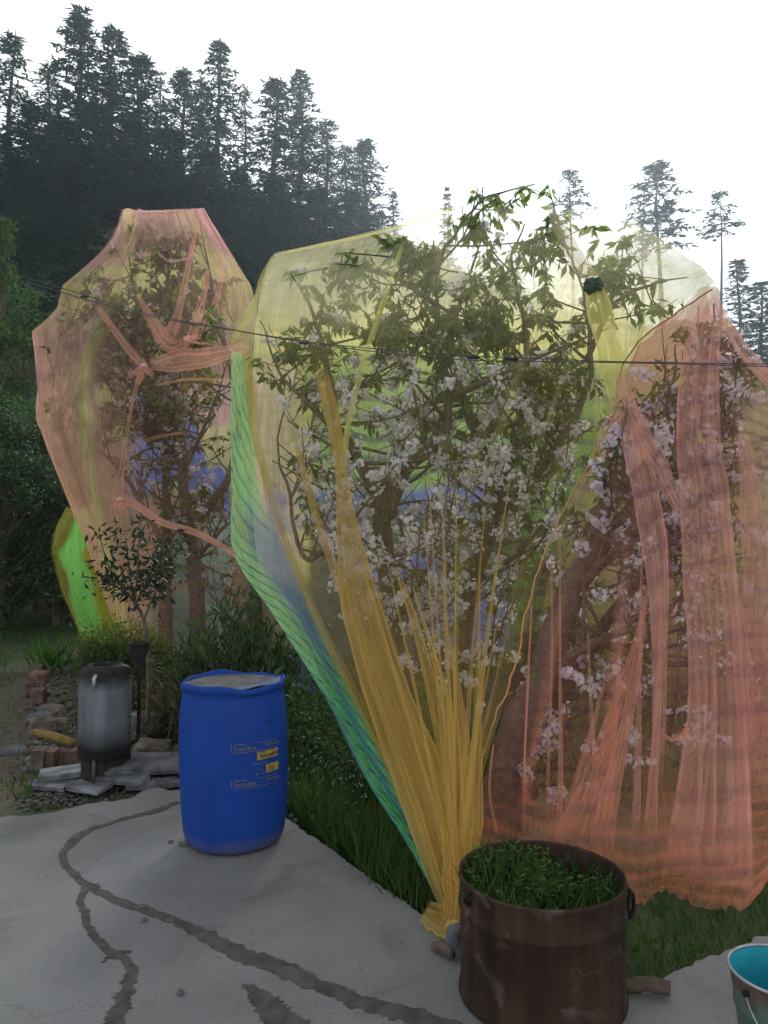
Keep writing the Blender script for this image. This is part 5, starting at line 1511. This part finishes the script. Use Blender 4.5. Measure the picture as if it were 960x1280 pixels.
tag(mb.build('wild_flowers', M['petal']), 'spray of tiny white wild flowers in the weeds between the drum and the net', 'flowers', None, 'stuff')

# ------------------------------------------------------------------ broadleaf trees on the slope
def broadleaf(px, ptop, d, rx, label, cols, n=5000, leaf=.13, base=None, flow=0, cat='tree', group=None, name='broadleaf_tree', trunk_r=.1):
    top = at(px, ptop, d); gz = float(G(top[0], top[1])); H = top[2] - gz
    root = empty(name, (top[0], top[1], gz)); tag(root, label, cat, group)
    tr = MB(); b = np.array([top[0], top[1], gz - .2])
    P = crom(np.array([b, b + np.array([rng.normal(0, .1), 0, H * .5]), b + np.array([0, 0, H * .85])]), 14); tr.tube(P, np.linspace(trunk_r, trunk_r * .2, 14), 7)
    cl = []
    for k in range(34):
        u = rng.uniform(.12, 1.0) if base is None else rng.uniform(base, 1.0)
        a = rng.uniform(0, 6.28); r = rx * math.sin(math.pi * min(.95, .18 + .8 * u)) * rng.uniform(.35, 1.0)
        c = b + np.array([r * math.cos(a), r * math.sin(a), H * u * .97 + .2])
        cl.append((c, rx * rng.uniform(.22, .4)))
        q = P[min(13, int(u * 11))]
        tr.tube(crom(np.array([q, (q + c) / 2 + np.array([0, 0, .1]), c]), 8), np.linspace(trunk_r * .3, .012, 8), 5)
    world_part(tr.build('trunk', M['bark'], None, True), root)
    mb = MB(); PP, CC = [], []
    for c, r in cl:
        m_ = n // len(cl); o_ = rand_dirs(m_) * (rng.random(m_) ** .45)[:, None] * r
        o_[:, 2] *= .75; PP.append(c + o_); CC.append(np.repeat([rng.uniform(.65, 1.4)], m_))
    PP = np.concatenate(PP); CC = np.concatenate(CC); n_ = len(PP)
    dd = rand_dirs(n_); dd[:, 2] -= .2
    colr = np.array(cols)[rng.integers(len(cols), size=n_)] * (CC * rng.uniform(.7, 1.3, n_))[:, None]
    inst(mb, *LEAF, PP, frames(dd, rng.random(n_) * 6.28), rng.uniform(.7, 1.4, n_) * leaf, colr)
    world_part(mb.build('crown', M['bush']), root)
    if flow:
        mb = MB(); flow *= 3; q = PP[rng.integers(n_, size=flow)] + rng.normal(size=(flow, 3)) * .1; dd = rand_dirs(flow); dd[:, 1] -= .6
        inst(mb, *FLOWER, q, frames(dd, rng.random(flow) * 6.28), rng.uniform(.02, .045, flow), np.tile([[.45, .47, .47]], (flow, 1)))
        world_part(mb.build('blossom', M['petal']), root)
    return root


DK = [(.042, .082, .032), (.052, .10, .038), (.032, .062, .026)]
MG = [(.065, .14, .044), (.08, .165, .052), (.05, .105, .036)]
BR = [(.07, .14, .03), (.09, .16, .04), (.05, .11, .025)]
broadleaf(4, 262, 17, .75, 'pale fresh green crown at the left edge above the other shrubs', BR, 3200, .12, .62)
broadleaf(28, 350, 20, 2.0, 'broad mid green tree left of the peach pink net', MG, 8000, .14)
broadleaf(-40, 380, 17, 1.8, 'leafy green tree cut off by the left edge of the picture', MG, 5000, .14)
broadleaf(52, 500, 15.5, 1.3, 'dark shrub tree with scattered pale blossom beside the peach pink net', DK, 6000, .12, None, 160)
broadleaf(8, 520, 14, 1.4, 'dark speckled tree with thin trunk at the left edge', DK, 6500, .12, None, 260)
broadleaf(75, 610, 14.5, 1.2, 'low dark bush tree behind the lime and mustard net', DK, 5000, .12, None, 60)
broadleaf(-60, 560, 13.4, 1.3, 'shadowy tree past the left edge by the path', DK, 4000, .12)
for (x, y, d, rx, lb) in [(330, 470, 14.5, 1.7, 'green tree seen through the gap between the peach and yellow nets'), (450, 455, 16, 2.0, 'green tree seen dimly behind the left half of the yellow net'),
                          (590, 470, 15, 1.9, 'green tree seen dimly behind the middle of the yellow net'), (700, 430, 17, 2.0, 'green tree seen dimly behind the right side of the yellow net'),
                          (810, 480, 14.5, 1.8, 'green tree seen dimly behind the left half of the salmon net'), (930, 500, 15, 1.8, 'green tree seen dimly behind the right half of the salmon net')]:
    broadleaf(x, y, d, rx, lb, MG, 5500, .15)
for (x, y, d, rx, lb) in [(520, 700, 10.5, 1.0, 'low bush behind the foot of the yellow net'), (660, 690, 10.0, 1.1, 'low bush glimpsed between the yellow and salmon nets'), (800, 720, 9.0, 1.1, 'low bush behind the salmon net'), (940, 700, 9.2, 1.1, 'low bush behind the right part of the salmon net'), (250, 690, 13, 1.2, 'low bush behind the forked tree')]:
    broadleaf(x, y, d, rx, lb, MG + BR[2:], 4200, .10, None, 60, 'bush', None, 'garden_bush', .05)

# undergrowth on the hill
n = 110000
p = np.column_stack([rng.uniform(-46, 46, n), 15 + 52 * rng.random(n) ** .8])
cl = fbm(p[:, 0] * .25, p[:, 1] * .25, 61, 4); p = p[rng.random(n) < sst(.36, .6, cl)]; n = len(p)
cl = fbm(p[:, 0] * .25, p[:, 1] * .25, 61, 4)
P = np.column_stack([p, G(p[:, 0], p[:, 1]) + rng.random(n) ** 1.6 * 2.2 * sst(.4, .7, cl)])
mb = MB(); scatter_leaves(mb, P, .22, [(.018, .032, .014), (.026, .045, .018), (.014, .024, .012), (.04, .04, .022)], .5)
tag(mb.build('undergrowth', M['bush']), 'dark undergrowth covering the slope below the conifers', 'undergrowth', None, 'stuff')

# ------------------------------------------------------------------ conifers
def conifer_mesh(seed, H=18.0, base=.18, width=2.6, sparse=1.0, droop=.22, needle=.42, flat=.5):
    r = np.random.default_rng(seed)
    tr = MB(); k = np.arange(24); P = np.column_stack([.12 * np.sin(k * .3 + seed), .12 * np.cos(k * .27 + seed), np.linspace(-.8, H * .995, 24)])
    tr.tube(P, np.linspace(.26, .02, 24) * H / 18, 8)
    pos, dirs, sc = [], [], []
    z = base * H
    while z < H * .985:
        f = (z / H - base) / (1 - base)
        L0 = width * (1 - f) ** .72 * (.35 + .65 * min(1, f * 5 + .35)) + .12
        nb_ = r.integers(4, 8)
        a0_ = r.uniform(0, 6.28)
        for b in range(nb_):
            if r.random() > sparse * (.75 + .25 * f): continue
            a = a0_ + b * 6.28 / nb_ + r.normal(0, .3); L = L0 * r.uniform(.45, 1.15)
            dr_ = np.array([math.cos(a), math.sin(a), 0])
            lift = r.uniform(.0, .25) + .5 * f ** 2
            m_ = max(4, int(L * 4.5)); t_ = np.linspace(.0, 1, m_)
            pts = np.array([0, 0, z]) + dr_ * (L * t_)[:, None] + np.array([0, 0, 1]) * (L * (lift * t_ - (droop + lift) * t_ ** 2))[:, None]
            tr.tube(pts, np.linspace(.045, .012, m_) * (L / 2.5 + .3), 4, cap=False)
            for q in range(1, m_):
                c_ = 5 if q > m_ * .3 else 3
                for s_ in range(c_):
                    side = r.normal(0, 1)
                    pd = dr_ * r.uniform(.1, 1) + np.array([-dr_[1], dr_[0], 0]) * side + np.array([0, 0, r.normal(-.12, .22) * flat * 2])
                    pos.append(pts[q] + np.array([r.normal(0, .12), r.normal(0, .12), r.normal(0, .05)])); dirs.append(pd); sc.append(r.uniform(.6, 1.25) * needle)
        z += r.uniform(.38, .85) * (1.1 - .35 * f) * H / 18
    pos = np.array(pos); dirs = np.array(dirs); sc = np.array(sc); n_ = len(pos)
    mb = MB()
    colr = np.array([(.020, .060, .040), (.028, .074, .046), (.015, .046, .034)])[r.integers(3, size=n_)] * r.uniform(.7, 1.35, n_)[:, None]
    inst(mb, *NEEDLE, pos, frames(dirs, r.uniform(0, 6.28, n_)), np.stack([sc * .34, sc * .34, sc], 1), colr)
    mt_ = mesh_np('trunk', np.concatenate(tr.V), tr.F, np.concatenate(tr.C), True); mt_.materials.append(M['conifer_bark'])
    mc_ = mesh_np('crown', np.concatenate(mb.V), mb.F, np.concatenate(mb.C)); mc_.materials.append(M['needle'])
    return mt_, mc_


CM = {'full0': conifer_mesh(11), 'full1': conifer_mesh(12, width=2.9, base=.03), 'full2': conifer_mesh(13, width=2.3, base=.25, sparse=.85), 'full3': conifer_mesh(14, width=3.1, base=.02, droop=.3),
      'open0': conifer_mesh(15, width=2.0, base=.35, sparse=.6), 'open1': conifer_mesh(16, width=2.4, base=.3, sparse=.65),
      'tuft0': conifer_mesh(17, width=2.3, base=.80, sparse=.9, droop=.1), 'tuft1': conifer_mesh(18, width=2.4, base=.66, sparse=.95, droop=.1), 'tuft2': conifer_mesh(19, width=2.4, base=.78, sparse=.9, droop=.12),
      'spire': conifer_mesh(20, width=2.2, base=.05, sparse=.8, droop=.05)}


def conifer(kind, px, ptop, d, wid, label, group='conifers on the hill', pbase=None):
    top = at(px, ptop, d); gz = float(G(top[0], top[1])) if pbase is None else at(px, pbase, d)[2]
    gz = min(gz, top[2] - 4); s_ = (top[2] - gz) / 18.0
    root = empty('deodar_tree', (top[0], top[1], gz), rng.uniform(0, 6.28)); tag(root, label, 'conifer', group)
    w = 1.7 * wid / F * d / (5.0 * s_)
    root.scale = (s_ * max(.5, w), s_ * max(.5, w), s_)
    for nm, me in zip(('trunk', 'crown'), CM[kind]):
        o = link(nm, me, root)
    return root


for a in [
    ('full2', 16, 36, 58, 62, 'conifer at the far left edge, with sky showing between its branches'),
    ('open1', 62, 76, 60, 50, 'shorter airy conifer just right of the far left one'),
    ('full0', 100, 10, 57, 74, 'tallest conifer on the skyline'),
    ('full1', 142, 36, 58, 74, 'tall dense conifer right of the tallest one'),
    ('full3', 176, 66, 57, 70, 'broad dark conifer with a rounded top in the packed left group'),
    ('open0', 200, 84, 63, 36, 'thin conifer tip between the packed left group and the next group'),
    ('full0', 228, 86, 60, 56, 'conifer with a blunt top left of the pointed one'),
    ('full2', 252, 92, 62, 44, 'narrow conifer standing close behind the pointed one'),
    ('full1', 275, 52, 58, 62, 'pointed conifer standing clear above its neighbours'),
    ('open0', 306, 104, 60, 34, 'slender see-through conifer right of the pointed one'),
    ('full3', 344, 96, 58, 62, 'left half of the dense pair of conifers above the yellow net'),
    ('full1', 376, 90, 58, 60, 'right half of the dense pair of conifers, with a sharp tip'),
    ('open1', 408, 146, 58, 50, 'conifer stepping down right of the dense pair'),
    ('full2', 432, 178, 60, 44, 'conifer second from the end of the falling ridge line'),
    ('full0', 456, 174, 58, 54, 'last large conifer at the right end of the dark group'),
    ('spire', 492, 238, 62, 24, 'small lone spire after the last large conifer'),
    ('full3', 120, 128, 50, 74, 'dark conifer low in front of the tallest one'),
    ('full1', 165, 150, 49, 70, 'dark conifer low in front of the broad rounded one'),
    ('full3', 212, 160, 50, 66, 'dark conifer in the lower row left of the pointed one'),
    ('full1', 258, 190, 49, 58, 'dark conifer in the lower row under the pointed one'),
    ('full3', 300, 215, 48, 52, 'dark conifer in the lower row beneath the slender one'),
    ('full0', 345, 226, 46, 66, 'shorter greener conifer in front of the dense pair'),
    ('full3', 398, 236, 48, 54, 'dark conifer in the lower row above the left corner of the yellow net'),
    ('full1', 440, 240, 49, 50, 'dark conifer in the lower row above the ridge of the yellow net'),
    ('full2', 474, 262, 50, 36, 'small dark conifer in the lower row nearest the yellow net ridge'),
    ('full1', 40, 130, 50, 66, 'dark conifer in the lower row at the left side'),
    ('full3', 78, 150, 50, 66, 'dark conifer filling the gap below the airy one'),
    ('full1', 4, 170, 48, 60, 'dark conifer in the lower row cut by the left edge'),
    ('spire', 559, 231, 75, 24, 'small conifer tip rising behind the yellow net ridge'),
    ('tuft0', 713, 210, 76, 42, 'lone conifer with a tufted top on a bare trunk above the yellow net'),
    ('tuft2', 803, 226, 78, 36, 'thinner left one of the two close conifers right of the lone tufted one'),
    ('tuft1', 822, 198, 76, 64, 'taller right one of the two close conifers above the yellow net'),
    ('tuft0', 899, 237, 74, 40, 'rightmost conifer with a tufted top on a long bare trunk'),
    ('spire', 922, 322, 66, 52, 'pointed full conifer low at the right edge'),
    ('full1', 950, 352, 64, 56, 'dark dense conifer cut by the right edge'),
    ('full3', 972, 372, 60, 60, 'dark conifer mostly beyond the right edge'),
    ('full2', 640, 330, 74, 40, 'conifer showing faintly through the yellow net, left'),
    ('full0', 765, 318, 74, 52, 'conifer showing faintly through the yellow net, under the two close conifers'),
    ('full3', 850, 400, 62, 60, 'conifer hidden behind the peak of the salmon net'),
]:
    conifer(*a)
for x, y, d, w, k in [(20, 196, 53, 60, 'full1'), (60, 205, 54, 62, 'full3'), (102, 196, 54, 66, 'full1'), (146, 204, 53, 66, 'full3'), (190, 212, 54, 60, 'full1'), (236, 222, 54, 60, 'full3'), (280, 238, 54, 56, 'full1'),
                      (322, 246, 53, 52, 'full3'), (372, 258, 53, 50, 'full1'), (420, 272, 53, 48, 'full3'), (456, 284, 54, 40, 'full1'),
                      (10, 244, 42, 64, 'full3'), (58, 252, 41, 66, 'full1'), (104, 258, 42, 64, 'full3'), (284, 262, 42, 60, 'full1'), (320, 270, 41, 56, 'full3'), (352, 292, 42, 46, 'full1'), (30, 300, 35, 60, 'full3'), (84, 306, 34, 60, 'full1'), (300, 318, 35, 54, 'full1')]:
    conifer(k, x, y, d, w, 'dark conifer crowded into the shaded lower rows of the hill forest', 'crowded conifers low on the hill')

# ------------------------------------------------------------------ sky, sun, air, camera
EL, AZ = R_(24), R_(10)          # sun in front, a little right of the middle
world = bpy.data.worlds.new('World'); scene.world = world; world.use_nodes = True
t = world.node_tree
for n in list(t.nodes): t.nodes.remove(n)
sky = t.nodes.new('ShaderNodeTexSky'); sky.sky_type = 'NISHITA'; sky.sun_disc = False
sky.sun_elevation = EL; sky.sun_rotation = AZ; sky.air_density = 1.0; sky.dust_density = 3.0; sky.altitude = 1800
hs = t.nodes.new('ShaderNodeHueSaturation'); hs.inputs['Saturation'].default_value = .12
bg = t.nodes.new('ShaderNodeBackground'); bg.inputs['Strength'].default_value = .15
ow = t.nodes.new('ShaderNodeOutputWorld')
cap = t.nodes.new('ShaderNodeMix'); cap.data_type = 'RGBA'; cap.blend_type = 'DARKEN'; cap.inputs[0].default_value = 1.0; cap.inputs[7].default_value = (4.3, 4.4, 4.5, 1)
t.links.new(sky.outputs[0], hs.inputs['Color']); t.links.new(hs.outputs[0], cap.inputs[6]); t.links.new(cap.outputs[2], bg.inputs['Color']); t.links.new(bg.outputs[0], ow.inputs['Surface'])

sl = bpy.data.lights.new('sun', 'SUN'); sl.energy = 2.6; sl.angle = R_(14); sl.color = (1, .96, .9)
so = bpy.data.objects.new('sun', sl); COL.objects.link(so)
dirv = Vector((math.sin(AZ) * math.cos(EL), math.cos(AZ) * math.cos(EL), math.sin(EL)))
so.rotation_euler = dirv.to_track_quat('Z', 'Y').to_euler(); so.location = (5, 30, 40)

HAZE = True
if HAZE:
    bm = bmesh.new(); bmesh.ops.create_cube(bm, size=1.0)
    for v in bm.verts: v.co = (v.co.x * 700, v.co.y * 500 + 60, -9 if v.co.z < 0 else 62)
    me = bpy.data.meshes.new('haze'); bm.to_mesh(me); bm.free()
    m = bpy.data.materials.new('pale evening air'); m.use_nodes = True; t = m.node_tree
    for n in list(t.nodes): t.nodes.remove(n)
    out = t.nodes.new('ShaderNodeOutputMaterial'); pv = t.nodes.new('ShaderNodeVolumePrincipled')
    pv.inputs['Color'].default_value = (.72, .85, 1, 1); pv.inputs['Density'].default_value = .0008; pv.inputs['Anisotropy'].default_value = .6
    t.links.new(pv.outputs[0], out.inputs['Volume'])
    me.materials.append(m)
    tag(link('haze', me), 'thin pale evening haze over the hillside', 'haze', None, 'stuff')

cd = bpy.data.cameras.new('camera'); cam = bpy.data.objects.new('camera', cd); COL.objects.link(cam)
cam.location = CAM; cam.rotation_euler = (R_(90) + PITCH, 0, 0)
cd.sensor_fit = 'VERTICAL'; cd.angle_y = 2 * math.atan(640 / F); cd.clip_end = 2000; cd.clip_start = .05
scene.camera = cam
scene.render.engine = 'CYCLES'
cy = scene.cycles
cy.max_bounces = 8; cy.diffuse_bounces = 3; cy.transmission_bounces = 4; cy.transparent_max_bounces = 40; cy.volume_bounces = 1
cy.use_denoising = True
try: cy.denoiser = 'OPENIMAGEDENOISE'
except Exception: pass
cy.sample_clamp_indirect = 6
scene.view_settings.view_transform = 'Standard'; scene.view_settings.look = 'None'
scene.view_settings.exposure = 1.05; scene.view_settings.gamma = 1.0
